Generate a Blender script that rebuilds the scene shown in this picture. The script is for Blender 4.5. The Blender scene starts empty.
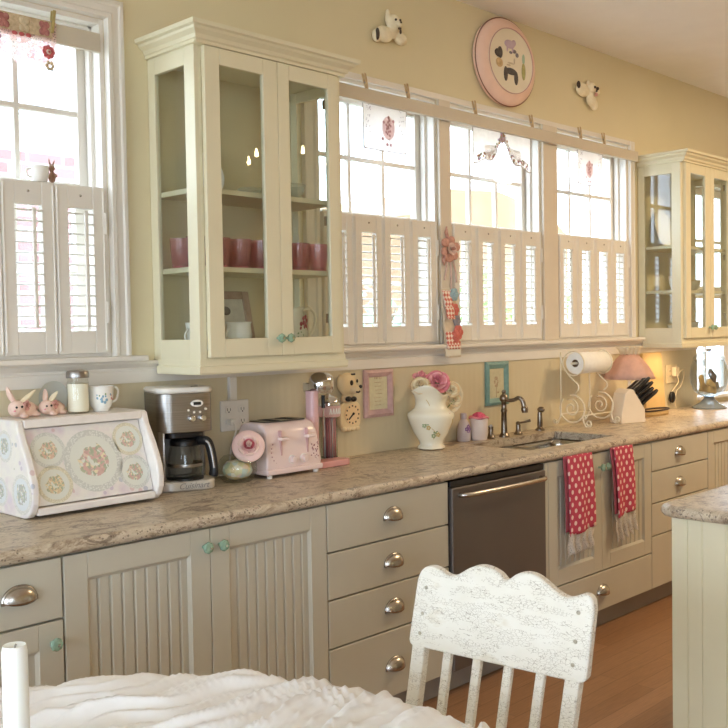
import bpy, bmesh, math, random
from math import pi, sin, cos, radians as R_
from mathutils import Vector, Matrix, noise
random.seed(7)
scn = bpy.context.scene
COL = scn.collection

# ------------------------------------------------------------------ materials
def lin(c):
    o = []
    for v in c[:3]:
        v = v / 255.0
        o.append(v / 12.92 if v <= 0.04045 else ((v + 0.055) / 1.055) ** 2.4)
    return (o[0], o[1], o[2], 1.0)

class NT:
    """small helper round a material's node tree"""
    def __init__(s, name):
        s.m = bpy.data.materials.new(name); s.m.use_nodes = True
        s.t = s.m.node_tree; s.t.nodes.clear()
        s.out = s.t.nodes.new('ShaderNodeOutputMaterial')
    def n(s, typ, **kw):
        nd = s.t.nodes.new(typ)
        for k, v in kw.items():
            if k in nd.inputs: nd.inputs[k].default_value = v
            else: setattr(nd, k, v)
        return nd
    def l(s, a, b): s.t.links.new(a, b)
    def coord(s, scale=(1, 1, 1), rot=(0, 0, 0), kind='Object'):
        tc = s.n('ShaderNodeTexCoord'); mp = s.n('ShaderNodeMapping')
        mp.inputs['Scale'].default_value = scale; mp.inputs['Rotation'].default_value = rot
        s.l(tc.outputs[kind], mp.inputs['Vector']); return mp.outputs['Vector']
    def noise(s, vec, scale=5, detail=4, rough=.55, dist=0):
        n = s.n('ShaderNodeTexNoise'); s.l(vec, n.inputs['Vector'])
        n.inputs['Scale'].default_value = scale; n.inputs['Detail'].default_value = detail
        n.inputs['Roughness'].default_value = rough; n.inputs['Distortion'].default_value = dist
        return n.outputs['Fac']
    def ramp(s, fac, stops, interp='LINEAR'):
        r = s.n('ShaderNodeValToRGB'); r.color_ramp.interpolation = interp
        els = r.color_ramp.elements
        while len(els) < len(stops): els.new(.5)
        for e, (p, c) in zip(els, stops):
            e.position = p; e.color = lin(c) if len(c) == 3 else c
        s.l(fac, r.inputs['Fac']); return r.outputs['Color']
    def mix(s, fac, a, b, mode='MIX'):
        m = s.n('ShaderNodeMix'); m.data_type = 'RGBA'; m.blend_type = mode
        for key, v in ((0, fac), (6, a), (7, b)):
            if isinstance(v, (int, float)): m.inputs[key].default_value = v
            elif isinstance(v, tuple): m.inputs[key].default_value = lin(v) if len(v) == 3 else v
            else: s.l(v, m.inputs[key])
        return m.outputs[2]
    def math(s, op, a, b=None, c=None):
        m = s.n('ShaderNodeMath'); m.operation = op
        for i, v in enumerate((a, b, c)):
            if v is None: continue
            if isinstance(v, (int, float)): m.inputs[i].default_value = v
            else: s.l(v, m.inputs[i])
        return m.outputs[0]
    def sep(s, vec):
        x = s.n('ShaderNodeSeparateXYZ'); s.l(vec, x.inputs[0]); return x.outputs
    def bump(s, h, strength=.3, dist=.002):
        b = s.n('ShaderNodeBump'); b.inputs['Strength'].default_value = strength
        b.inputs['Distance'].default_value = dist; s.l(h, b.inputs['Height']); return b.outputs['Normal']
    def principled(s, col, rough=.5, metal=0, normal=None, **kw):
        p = s.n('ShaderNodeBsdfPrincipled')
        if isinstance(col, tuple): p.inputs['Base Color'].default_value = lin(col) if len(col) == 3 else col
        else: s.l(col, p.inputs['Base Color'])
        if isinstance(rough, (int, float)): p.inputs['Roughness'].default_value = rough
        else: s.l(rough, p.inputs['Roughness'])
        p.inputs['Metallic'].default_value = metal
        if normal is not None: s.l(normal, p.inputs['Normal'])
        for k, v in kw.items(): p.inputs[k.replace('_', ' ')].default_value = v
        s.p = p; s.l(p.outputs[0], s.out.inputs['Surface']); return p

MATS = {}
def pm(name, col, rough=.5, metal=0, var=8, scale=6, bump=0, bscale=60, **kw):
    """plain painted / glazed / metal surface with a little natural variation"""
    if name in MATS: return MATS[name]
    t = NT(name); v = t.coord()
    f = t.noise(v, scale, 3)
    a = tuple(max(0, c - var) for c in col); b = tuple(min(255, c + var) for c in col)
    c = t.ramp(f, [(.3, a), (.7, b)])
    nrm = t.bump(t.noise(v, bscale, 3), bump) if bump else None
    t.principled(c, rough, metal, nrm, **kw)
    MATS[name] = t.m; return t.m

def glass(name, tint=(255, 255, 255), refl=1.0, rough=.0):
    if name in MATS: return MATS[name]
    t = NT(name)
    tr = t.n('ShaderNodeBsdfTransparent'); v = t.coord(); f = t.noise(v, 3, 2)
    lo = tuple(max(0, c - 4) for c in tint)
    t.l(t.ramp(f, [(.3, lo), (.7, tint)]), tr.inputs['Color'])
    gl = t.n('ShaderNodeBsdfGlossy'); gl.inputs['Roughness'].default_value = rough
    fr = t.n('ShaderNodeFresnel'); geo = t.n('ShaderNodeNewGeometry'); t.l(t.math('MULTIPLY_ADD', geo.outputs['Backfacing'], 1/1.5-1.5, 1.5), fr.inputs['IOR'])
    mx = t.n('ShaderNodeMixShader'); t.l(t.math('MULTIPLY', fr.outputs[0], refl), mx.inputs[0])
    t.l(tr.outputs[0], mx.inputs[1]); t.l(gl.outputs[0], mx.inputs[2])
    t.l(mx.outputs[0], t.out.inputs['Surface'])
    MATS[name] = t.m; return t.m

def glow(name, col, strength):
    if name in MATS: return MATS[name]
    t = NT(name); e = t.n('ShaderNodeEmission'); e.inputs['Color'].default_value = lin(col)
    e.inputs['Strength'].default_value = strength; t.l(e.outputs[0], t.out.inputs['Surface'])
    MATS[name] = t.m; return t.m

# ------------------------------------------------------------------ mesh builder
class MB:
    def __init__(s): s.v = []; s.f = []; s.M = None
    def add(s, vs, fs):
        b = len(s.v)
        for p in vs:
            p = Vector(p)
            s.v.append(s.M @ p if s.M else p)
        for f in fs: s.f.append(tuple(b + i for i in f))
        return s
    def box(s, x0, x1, y0, y1, z0, z1):
        if x0 > x1: x0, x1 = x1, x0
        if y0 > y1: y0, y1 = y1, y0
        if z0 > z1: z0, z1 = z1, z0
        return s.add([(x0,y0,z0),(x1,y0,z0),(x1,y1,z0),(x0,y1,z0),(x0,y0,z1),(x1,y0,z1),(x1,y1,z1),(x0,y1,z1)],
              [(0,3,2,1),(4,5,6,7),(0,1,5,4),(1,2,6,5),(2,3,7,6),(3,0,4,7)])
    def prism(s, poly, fn):
        """poly of 2-D points; fn(a, b, k) gives the 3-D point on side k (0/1)"""
        n = len(poly)
        vs = [fn(a, b, 0) for a, b in poly] + [fn(a, b, 1) for a, b in poly]
        fs = [tuple(range(n))[::-1], tuple(range(n, 2*n))] + [(i, (i+1) % n, n+(i+1) % n, n+i) for i in range(n)]
        return s.add(vs, fs)
    def ext_z(s, poly, z0, z1): return s.prism(poly, lambda a, b, k: (a, b, z1 if k else z0))
    def ext_y(s, poly, y0, y1): return s.prism(poly, lambda a, b, k: (a, y1 if k else y0, b))
    def ext_x(s, poly, x0, x1): return s.prism(poly, lambda a, b, k: (x1 if k else x0, a, b))
    def lathe(s, prof, c=(0, 0, 0), n=28, caps=True, fn=None):
        """profile of (radius, z) turned round z"""
        vs, fs = [], []
        for r, z in prof:
            for i in range(n):
                a = 2*pi*i/n
                vs.append(fn(r, z, a) if fn else (c[0]+r*cos(a), c[1]+r*sin(a), c[2]+z))
        for j in range(len(prof)-1):
            for i in range(n):
                fs.append((j*n+i, j*n+(i+1) % n, (j+1)*n+(i+1) % n, (j+1)*n+i))
        if caps:
            fs.append(tuple(range(n))[::-1]); b = (len(prof)-1)*n
            fs.append(tuple(range(b, b+n)))
        return s.add(vs, fs)
    def ell(s, c, r, nu=20, nv=12):
        rx, ry, rz = r if isinstance(r, (tuple, list)) else (r, r, r)
        vs = [(c[0], c[1], c[2]-rz)]; fs = []
        for j in range(1, nv):
            p = -pi/2 + pi*j/nv
            for i in range(nu):
                a = 2*pi*i/nu
                vs.append((c[0]+rx*cos(p)*cos(a), c[1]+ry*cos(p)*sin(a), c[2]+rz*sin(p)))
        vs.append((c[0], c[1], c[2]+rz)); top = len(vs)-1
        for i in range(nu):
            fs.append((0, 1+(i+1) % nu, 1+i)); b = 1+(nv-2)*nu
            fs.append((b+i, b+(i+1) % nu, top))
        for j in range(nv-2):
            for i in range(nu):
                a = 1+j*nu
                fs.append((a+i, a+(i+1) % nu, a+nu+(i+1) % nu, a+nu+i))
        return s.add(vs, fs)
    def tube(s, pts, r, n=8, closed=False, flat=1.0):
        pts = [Vector(p) for p in pts]; m = len(pts)
        rs = r if isinstance(r, (list, tuple)) else [r]*m
        vs, fs = [], []
        prev = None
        for i, p in enumerate(pts):
            a = pts[(i-1) % m] if (closed or i > 0) else p
            b = pts[(i+1) % m] if (closed or i < m-1) else p
            t = (b-a).normalized()
            if prev is None:
                up = Vector((0, 0, 1)) if abs(t.z) < .9 else Vector((1, 0, 0))
                u = t.cross(up).normalized()
            else:
                u = (prev - t*prev.dot(t)).normalized()
            w = t.cross(u); prev = u
            for k in range(n):
                an = 2*pi*k/n
                vs.append(p + u*cos(an)*rs[i] + w*sin(an)*rs[i]*flat)
        for i in range(m if closed else m-1):
            for k in range(n):
                j = (i+1) % m
                fs.append((i*n+k, i*n+(k+1) % n, j*n+(k+1) % n, j*n+k))
        if not closed:
            fs.append(tuple(range(n))[::-1]); fs.append(tuple(range((m-1)*n, m*n)))
        return s.add(vs, fs)
    def cyl(s, a, b, r, n=16, r2=None): return s.tube([a, b], [r, r if r2 is None else r2], n)
    def grid(s, fn, nu, nv, closed_u=False):
        vs = [fn(i/nu, j/nv) for j in range(nv+1) for i in range(nu if closed_u else nu+1)]
        w = nu if closed_u else nu+1; fs = []
        for j in range(nv):
            for i in range(nu):
                k = (i+1) % w
                fs.append((j*w+i, j*w+k, (j+1)*w+k, (j+1)*w+i))
        return s.add(vs, fs)
    def sweep(s, path, prof, closed=False):
        """path of (x, y) points, outward on the right; profile of (out, z), mitred"""
        m = len(path); P = [Vector((p[0], p[1])) for p in path]; vs = []; k = len(prof)
        for i in range(m):
            d1 = (P[i]-P[i-1]).normalized() if (i > 0 or closed) else None
            d2 = (P[(i+1) % m]-P[i]).normalized() if (i < m-1 or closed) else None
            d1 = d1 or d2; d2 = d2 or d1
            n1 = Vector((d1.y, -d1.x)); n2 = Vector((d2.y, -d2.x))
            o = (n1+n2); o = o / max(.2, (1+n1.dot(n2)))
            for a, z in prof: vs.append((P[i].x+o.x*a, P[i].y+o.y*a, z))
        fs = []
        for i in range(m if closed else m-1):
            j = (i+1) % m
            for q in range(k): fs.append((i*k+q, i*k+(q+1) % k, j*k+(q+1) % k, j*k+q))
        if not closed:
            fs.append(tuple(range(k))); fs.append(tuple(range((m-1)*k, m*k))[::-1])
        return s.add(vs, fs)

ORG = {}
def obj(name, mb, mat, parent=None, smooth=None, bevel=0, seg=2, solid=0, sub=0, remesh=0, kind=None, label=None, at=None):
    """ONE mesh object; coordinates are those of the place unless its thing is rotated"""
    org = ORG.get(parent.name, Vector()) if parent else (Vector(at) if at else Vector())
    me = bpy.data.meshes.new(name)
    me.from_pydata([tuple(v-org) for v in mb.v], [], mb.f)
    bm = bmesh.new(); bm.from_mesh(me)
    bmesh.ops.recalc_face_normals(bm, faces=bm.faces); bm.to_mesh(me); bm.free()
    me.materials.append(mat)
    if smooth:
        me.polygons.foreach_set('use_smooth', [True]*len(me.polygons))
        if smooth < 180: me.set_sharp_from_angle(angle=R_(smooth))
    o = bpy.data.objects.new(name, me); COL.objects.link(o)
    if parent: o.parent = parent
    elif at: o.location = at
    ORG[o.name] = org
    if remesh:
        d = o.modifiers.new('Remesh', 'REMESH'); d.mode = 'VOXEL'; d.voxel_size = remesh; d.use_smooth_shade = True
        sm = o.modifiers.new('Smooth', 'SMOOTH'); sm.factor = .5; sm.iterations = 4
    if bevel:
        d = o.modifiers.new('Bevel', 'BEVEL'); d.width = bevel; d.segments = seg; d.limit_method = 'ANGLE'; d.angle_limit = R_(40)
    if solid:
        d = o.modifiers.new('Solidify', 'SOLIDIFY'); d.thickness = solid; d.offset = 0
    if sub:
        d = o.modifiers.new('Subdivision', 'SUBSURF'); d.levels = sub; d.render_levels = sub
    if kind: o['kind'] = kind
    if label: o['label'] = label
    return o
def tag(o, label, cat, group=None, kind=None):
    o['label'] = label; o['category'] = cat
    if group: o['group'] = group
    if kind: o['kind'] = kind
    return o
def thing(name, loc, label=None, cat=None, group=None, rot=0, local=False):
    o = bpy.data.objects.new(name, None); COL.objects.link(o)
    o.location = loc; o.rotation_euler = (0, 0, rot); o.empty_display_size = .05
    ORG[o.name] = Vector() if (local or rot) else Vector(loc)
    if label: tag(o, label, cat, group)
    return o
def structure(name, loc=(0, 0, 0)):
    o = thing(name, loc); o['kind'] = 'structure'; return o
def copy_tree(o, parent=None):
    c = o.copy(); COL.objects.link(c)
    if parent: c.parent = parent
    for ch in list(o.children): copy_tree(ch, c)
    return c
def circle(n, r, cx=0, cy=0, ry=None, a0=0):
    ry = r if ry is None else ry
    return [(cx+r*cos(a0+2*pi*i/n), cy+ry*sin(a0+2*pi*i/n)) for i in range(n)]
def rrect(w, h, r, cx=0, cy=0, n=5):
    pts = []
    for sx, sy, a0 in ((1, 1, 0), (-1, 1, pi/2), (-1, -1, pi), (1, -1, 3*pi/2)):
        for i in range(n+1):
            a = a0+pi/2*i/n
            pts.append((cx+sx*(w/2-r)+r*cos(a), cy+sy*(h/2-r)+r*sin(a)))
    return pts
def catmull(pts, n=8, closed=False):
    P = [Vector(p) for p in pts]; m = len(P); out = []
    for i in range(m if closed else m-1):
        if closed: a, b, c, d = P[(i-1) % m], P[i], P[(i+1) % m], P[(i+2) % m]
        else: a, b, c, d = P[max(i-1, 0)], P[i], P[i+1], P[min(i+2, m-1)]
        for k in range(n):
            t = k/n
            out.append(.5*((2*b)+(-a+c)*t+(2*a-5*b+4*c-d)*t*t+(-a+3*b-3*c+d)*t*t*t))
    if not closed: out.append(P[-1])
    return out
SKY = 9.2; SUN = 3; WARM_ADD = 62; UNDER = 1.2; EXPO = .27
# ------------------------------------------------------------------ the materials of the place
def wall_paint():
    t = NT('wall_paint'); v = t.coord()
    c = t.ramp(t.noise(v, 1.5, 3), [(.3, (222, 211, 176)), (.7, (228, 217, 183))])
    t.principled(c, .85, 0, t.bump(t.noise(v, 180, 2), .06, .001)); return t.m
def floor_oak():
    t = NT('oak_floor'); v = t.coord()
    b = t.n('ShaderNodeTexBrick'); t.l(v, b.inputs['Vector'])
    b.offset = .37; b.offset_frequency = 2
    b.inputs['Color1'].default_value = lin((176, 134, 98)); b.inputs['Color2'].default_value = lin((140, 102, 70))
    b.inputs['Mortar'].default_value = lin((70, 40, 22)); b.inputs['Scale'].default_value = 1
    b.inputs['Mortar Size'].default_value = .0015; b.inputs['Brick Width'].default_value = .95
    b.inputs['Row Height'].default_value = .083; b.inputs['Bias'].default_value = 0
    g = t.noise(t.coord((3, 60, 1)), 3, 6, .65, .6)
    c = t.mix(.55, b.outputs['Color'], t.ramp(g, [(.25, (112, 78, 52)), (.55, (164, 122, 88)), (.8, (190, 150, 112))]))
    t.principled(c, t.math('MULTIPLY_ADD', g, .2, .28), 0, t.bump(b.outputs['Fac'], .2, -.001)); return t.m
def granite():
    t = NT('granite'); v = t.coord((1, 1, 1), (0, 0, R_(-18)))
    flow = t.coord((1.0, 1.7, 2.2), (0, 0, R_(-20)))
    n1 = t.noise(flow, 6.5, 9, .74, 1.6)
    base = t.ramp(n1, [(.30, (74, 58, 50)), (.40, (146, 124, 104)), (.47, (194, 178, 154)), (.54, (216, 203, 180)), (.62, (188, 166, 146)), (.70, (128, 110, 104)), (.8, (84, 66, 60))])
    n2 = t.noise(flow, 44, 5, .75, .4)
    c = t.mix(.32, base, t.ramp(n2, [(.3, (92, 72, 60)), (.44, (170, 150, 126)), (.60, (206, 194, 172)), (.75, (146, 108, 88))]))
    vo = t.n('ShaderNodeTexVoronoi'); t.l(v, vo.inputs['Vector']); vo.inputs['Scale'].default_value = 85
    sp = t.math('MULTIPLY', t.math('LESS_THAN', vo.outputs['Distance'], .30), t.math('GREATER_THAN', t.noise(flow, 9, 4, .6), .53))
    c = t.mix(t.math('MULTIPLY', sp, .6), c, (74, 58, 52))
    dv = t.math('GREATER_THAN', t.noise(flow, 6.0, 8, .7, 2.2), .60)
    c = t.mix(t.math('MULTIPLY', dv, .6), c, (92, 70, 58))
    t.principled(c, .34, 0, Specular_IOR_Level=.35); return t.m
def bead_wall():
    t = NT('beadboard_paint'); v = t.coord(); x = t.sep(v)[0]
    fr = t.math('FRACT', t.math('DIVIDE', x, .04))
    h = t.math('SMOOTH_MIN', t.math('ABSOLUTE', t.math('SUBTRACT', fr, .5)), .47, .05)
    c = t.ramp(t.noise(v, 2, 3), [(.3, (208, 196, 164)), (.7, (215, 203, 172))])
    t.principled(c, .5, 0, t.bump(h, .25, -.006)); return t.m
def crackle():
    t = NT('crackled_white_paint'); v = t.coord((1, 1, 2.0))
    wob = t.n('ShaderNodeVectorMath'); wob.operation = 'ADD'
    nz = t.n('ShaderNodeTexNoise'); t.l(v, nz.inputs['Vector']); nz.inputs['Scale'].default_value = 30
    sc = t.n('ShaderNodeVectorMath'); sc.operation = 'SCALE'; sc.inputs['Scale'].default_value = .03
    t.l(nz.outputs['Color'], sc.inputs[0]); t.l(v, wob.inputs[0]); t.l(sc.outputs[0], wob.inputs[1])
    vo = t.n('ShaderNodeTexVoronoi'); vo.feature = 'DISTANCE_TO_EDGE'; t.l(wob.outputs[0], vo.inputs['Vector']); vo.inputs['Scale'].default_value = 95
    crack = t.math('LESS_THAN', vo.outputs['Distance'], .035)
    patch = t.math('GREATER_THAN', t.noise(t.coord((1, 1, 5)), 11, 4, .6), .47)
    f = t.math('MULTIPLY', crack, patch)
    c0 = t.ramp(t.noise(v, 9, 5, .6), [(.3, (226, 222, 210)), (.6, (232, 229, 219)), (.8, (210, 200, 178))])
    c = t.mix(t.math('MULTIPLY', f, .62), c0, (140, 126, 104))
    t.principled(c, .55, 0, t.bump(f, .3, -.002)); return t.m
def dots(name, base, spot, s=.046, r=.18):
    t = NT(name); v = t.coord(); o = t.sep(v)
    u = t.math('DIVIDE', o[0], s); w = t.math('DIVIDE', o[2], s*1.25)
    def d(ou, ow):
        a = t.math('SUBTRACT', t.math('FRACT', t.math('ADD', u, ou)), .5); b = t.math('SUBTRACT', t.math('FRACT', t.math('ADD', w, ow)), .5)
        return t.math('SQRT', t.math('ADD', t.math('MULTIPLY', a, a), t.math('MULTIPLY', b, b)))
    m = t.math('LESS_THAN', t.math('MINIMUM', d(0, 0), d(.5, .5)), r)
    c = t.mix(m, t.ramp(t.noise(v, 40, 3), [(.3, tuple(x-8 for x in base)), (.7, base)]), spot)
    t.principled(c, .9, 0, t.bump(t.noise(v, 600, 2), .2, .001)); return t.m
def checks(name, a, b, s=.012):
    t = NT(name); v = t.coord(rot=(0, R_(45), 0)); ch = t.n('ShaderNodeTexChecker'); t.l(v, ch.inputs['Vector'])
    ch.inputs['Scale'].default_value = 1/s; ch.inputs['Color1'].default_value = lin(a); ch.inputs['Color2'].default_value = lin(b)
    t.principled(ch.outputs['Color'], .9); return t.m
def lace(name, col, hole=.5, scale=90, base=None, see=.85):
    """open-work cotton: the holes of the net let the light through"""
    t = NT(name); v = t.coord()
    vo = t.n('ShaderNodeTexVoronoi'); t.l(v, vo.inputs['Vector']); vo.inputs['Scale'].default_value = scale; vo.feature = 'DISTANCE_TO_EDGE'
    f = t.math('GREATER_THAN', vo.outputs['Distance'], hole)
    d = t.n('ShaderNodeBsdfDiffuse'); tl = t.n('ShaderNodeBsdfTranslucent'); tr = t.n('ShaderNodeBsdfTransparent')
    cc = t.ramp(t.noise(v, 25, 3), [(.35, base or tuple(max(0, x-14) for x in col)), (.65, col)])
    t.l(cc, d.inputs['Color']); t.l(cc, tl.inputs['Color'])
    m1 = t.n('ShaderNodeMixShader'); m1.inputs[0].default_value = .5; t.l(d.outputs[0], m1.inputs[1]); t.l(tl.outputs[0], m1.inputs[2])
    m2 = t.n('ShaderNodeMixShader'); t.l(t.math('MULTIPLY', f, see), m2.inputs[0]); t.l(m1.outputs[0], m2.inputs[1]); t.l(tr.outputs[0], m2.inputs[2])
    t.l(m2.outputs[0], t.out.inputs['Surface']); return t.m
def cloth(name, col, tl=.25, var=4, scale=30):
    t = NT(name); v = t.coord()
    cc = t.ramp(t.noise(v, scale, 3), [(.3, tuple(max(0, x-var) for x in col)), (.7, tuple(min(255, x+var) for x in col))])
    d = t.n('ShaderNodeBsdfDiffuse'); s = t.n('ShaderNodeBsdfTranslucent'); t.l(cc, d.inputs['Color']); t.l(cc, s.inputs['Color'])
    m = t.n('ShaderNodeMixShader'); m.inputs[0].default_value = tl; t.l(d.outputs[0], m.inputs[1]); t.l(s.outputs[0], m.inputs[2])
    t.l(m.outputs[0], t.out.inputs['Surface']); return t.m
def medallion(name, bloom, lacecol=(232, 226, 200), ground=(226, 228, 218)):
    """a round paper doily with a spray of printed flowers; object is a disc of radius 1 in x, z"""
    t = NT(name); v = t.coord(); o = t.sep(v)
    r = t.math('SQRT', t.math('ADD', t.math('MULTIPLY', o[0], o[0]), t.math('MULTIPLY', o[2], o[2])))
    wob = t.math('MULTIPLY_ADD', t.noise(v, 3.5, 3), .5, -.25)
    rr = t.math('ADD', r, wob)
    vo = t.n('ShaderNodeTexVoronoi'); t.l(v, vo.inputs['Vector']); vo.inputs['Scale'].default_value = 12
    hue = t.sep(vo.outputs['Color'])[0]
    fl = t.ramp(hue, [(0, (150, 160, 110)), (.22, bloom[0]), (.42, bloom[1]), (.6, bloom[2]), (.74, (240, 220, 170)), (.88, (128, 146, 96))], 'CONSTANT')
    c = t.mix(t.math('MULTIPLY', t.math('MULTIPLY', t.math('LESS_THAN', rr, .50), t.math('GREATER_THAN', t.noise(v, 4.5, 2), .42)), .62), ground, fl)
    edge = t.math('GREATER_THAN', r, .8)
    vo2 = t.n('ShaderNodeTexVoronoi'); t.l(v, vo2.inputs['Vector']); vo2.inputs['Scale'].default_value = 16
    lc = t.ramp(vo2.outputs['Distance'], [(.2, lacecol), (.6, tuple(x-24 for x in lacecol))])
    c = t.mix(edge, c, lc)
    t.principled(c, .45); return t.m
def decoupage():
    t = NT('decoupage_paper'); v = t.coord()
    c = t.ramp(t.noise(v, 11, 3), [(.3, (228, 222, 224)), (.5, (238, 234, 226)), (.68, (226, 214, 218)), (.8, (214, 206, 222))])
    vo = t.n('ShaderNodeTexVoronoi'); t.l(v, vo.inputs['Vector']); vo.inputs['Scale'].default_value = 34
    m = t.math('MULTIPLY', t.math('LESS_THAN', vo.outputs['Distance'], .3), t.math('GREATER_THAN', t.noise(v, 7, 2), .55))
    hue = t.sep(vo.outputs['Color'])[0]
    c = t.mix(t.math('MULTIPLY', m, .6), c, t.ramp(hue, [(0, (170, 176, 190)), (.3, (214, 178, 176)), (.55, (176, 180, 150)), (.8, (196, 180, 200))], 'CONSTANT'))
    t.principled(c, .4); return t.m
def foliage(name, a, b):
    t = NT(name); v = t.coord()
    c = t.ramp(t.noise(v, 3, 4), [(.3, a), (.7, b)])
    d = t.n('ShaderNodeBsdfDiffuse'); s = t.n('ShaderNodeBsdfTranslucent'); t.l(c, d.inputs['Color']); t.l(c, s.inputs['Color'])
    m = t.n('ShaderNodeMixShader'); m.inputs[0].default_value = .35; t.l(d.outputs[0], m.inputs[1]); t.l(s.outputs[0], m.inputs[2])
    t.l(m.outputs[0], t.out.inputs['Surface']); return t.m
def brick():
    t = NT('pink_brick'); v = t.coord((1, 1, 1), (R_(90), 0, 0))
    b = t.n('ShaderNodeTexBrick'); t.l(v, b.inputs['Vector'])
    b.inputs['Color1'].default_value = lin((142, 108, 106)); b.inputs['Color2'].default_value = lin((128, 94, 92)); b.inputs['Mortar'].default_value = lin((166, 154, 152))
    b.inputs['Scale'].default_value = 1; b.inputs['Brick Width'].default_value = .42; b.inputs['Row Height'].default_value = .14; b.inputs['Mortar Size'].default_value = .016
    t.principled(b.outputs['Color'], .9); return t.m
def candies():
    t = NT('candy_wrappers'); v = t.coord(); vo = t.n('ShaderNodeTexVoronoi'); t.l(v, vo.inputs['Vector']); vo.inputs['Scale'].default_value = 55
    t.principled(t.ramp(t.sep(vo.outputs['Color'])[0], [(0, (232, 224, 178)), (.25, (196, 206, 178)), (.4, (242, 236, 218)), (.58, (220, 196, 146)), (.75, (206, 218, 214)), (.9, (236, 216, 198))], 'CONSTANT'), .3); return t.m
def brushed(name, col, rough=.28, rot=0):
    t = NT(name); v = t.coord((2, 2, 260) if not rot else (260, 2, 2))
    n = t.noise(v, 2, 2)
    c = t.ramp(n, [(.3, tuple(x-10 for x in col)), (.7, tuple(min(255, x+10) for x in col))])
    t.principled(c, t.math('MULTIPLY_ADD', n, .12, rough), 1.0); return t.m

W_WALL = wall_paint(); W_OAK = floor_oak(); W_GRAN = granite(); W_BEAD = bead_wall(); W_CRACK = crackle()
W_TRIM = pm('white_trim', (230, 225, 216), .38, var=2)
W_CEIL = pm('ceiling_paint', (244, 242, 238), .9, var=2)
W_CREAM = pm('cream_cabinet_paint', (226, 219, 190), .42, var=2)
W_CREAMSHADE = pm('shaded_cabinet_paint', (194, 188, 170), .42, var=2)  # the cabinet cream, darkened for the dimmer light on the base fronts
W_INNER = pm('cabinet_inside', (214, 203, 168), .6, var=3)
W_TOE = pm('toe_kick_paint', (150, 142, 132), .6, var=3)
W_DARK = pm('dark_gap', (30, 27, 24), .9, var=2)
W_PANE = glass('window_glass'); W_CABGLASS = glass('cabinet_glass', (250, 252, 250), 1.0)
W_NICKEL = pm('brushed_nickel', (184, 178, 170), .27, 1.0, var=8, scale=40)
W_BRONZE = pm('aged_nickel', (132, 122, 110), .3, 1.0, var=12, scale=30)
W_CHROME = pm('chrome', (216, 216, 218), .06, 1.0, var=3)
W_STEEL = brushed('stainless_steel', (156, 152, 148))
W_DWSTEEL = pm('dark_stainless', (112, 104, 98), .42, .55, var=3, scale=2)
W_SINK = pm('sink_steel', (186, 182, 174), .22, 1.0, var=6)
W_GREENGLASS = pm('green_glass', (196, 236, 208), .08, var=10, scale=60, Transmission_Weight=.6)
W_BLACK = pm('black_plastic', (22, 21, 22), .35, var=4)
W_WHITEPL = pm('white_plastic', (236, 232, 224), .4, var=3)
W_PINK = pm('pink_enamel', (240, 218, 213), .22, var=3)
W_PINKDEEP = pm('rose_pink', (226, 138, 148), .5, var=22, scale=30)
W_PINKSOFT = pm('blush_pink', (236, 206, 192), .5, var=12, scale=20)
W_CREAMROSE = pm('cream_petal', (240, 226, 196), .6, var=10, scale=30)
W_CERAMIC = pm('cream_glaze', (240, 234, 212), .16, var=4)
W_WHITEGLAZE = pm('white_glaze', (242, 240, 234), .15, var=3)
W_PEG = pm('pale_wood', (196, 168, 128), .7, var=18, scale=40)
W_PEGPINK = pm('rosy_wood', (196, 156, 132), .7, var=14, scale=40)
W_BOARD = pm('board_wood', (216, 184, 128), .55, var=12, scale=4)
W_CANDLE = pm('candle_wax', (240, 244, 240), .45, var=2, Subsurface_Weight=.35, Subsurface_Radius=(.03, .03, .025))
W_CLOTH = cloth('white_cotton', (244, 244, 244), .02, 2)
W_IRON = pm('cream_iron', (236, 226, 200), .5, var=5)
W_BROWN = pm('dark_brown', (64, 50, 40), .6, var=10)
W_STEM = pm('bark', (110, 92, 74), .9, var=18, scale=10, bump=.5)

W_RAIL = pm('shaded_greige_rail', (206, 196, 178), .5, var=3); W_MULL = pm('shaded_white_trim', (218, 208, 192), .45, var=3)  # white trim darkened for rail and mullions, standing in for their backlit shade
def pressed_glass(name, col, share, tint=(252, 248, 248)):
    """moulded glass whose ribs scatter part of the light"""
    m = glass(name, tint, 1.4); nt = m.node_tree; out = [n for n in nt.nodes if n.type == 'OUTPUT_MATERIAL'][0]; src = out.inputs[0].links[0].from_socket
    d = nt.nodes.new('ShaderNodeBsdfDiffuse'); d.inputs['Color'].default_value = lin(col); tl = nt.nodes.new('ShaderNodeBsdfTranslucent'); tl.inputs['Color'].default_value = lin(col)
    a = nt.nodes.new('ShaderNodeMixShader'); a.inputs[0].default_value = .5; nt.links.new(d.outputs[0], a.inputs[1]); nt.links.new(tl.outputs[0], a.inputs[2])
    b = nt.nodes.new('ShaderNodeMixShader'); b.inputs[0].default_value = share; nt.links.new(src, b.inputs[1]); nt.links.new(a.outputs[0], b.inputs[2]); nt.links.new(b.outputs[0], out.inputs[0])
    return m
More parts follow.
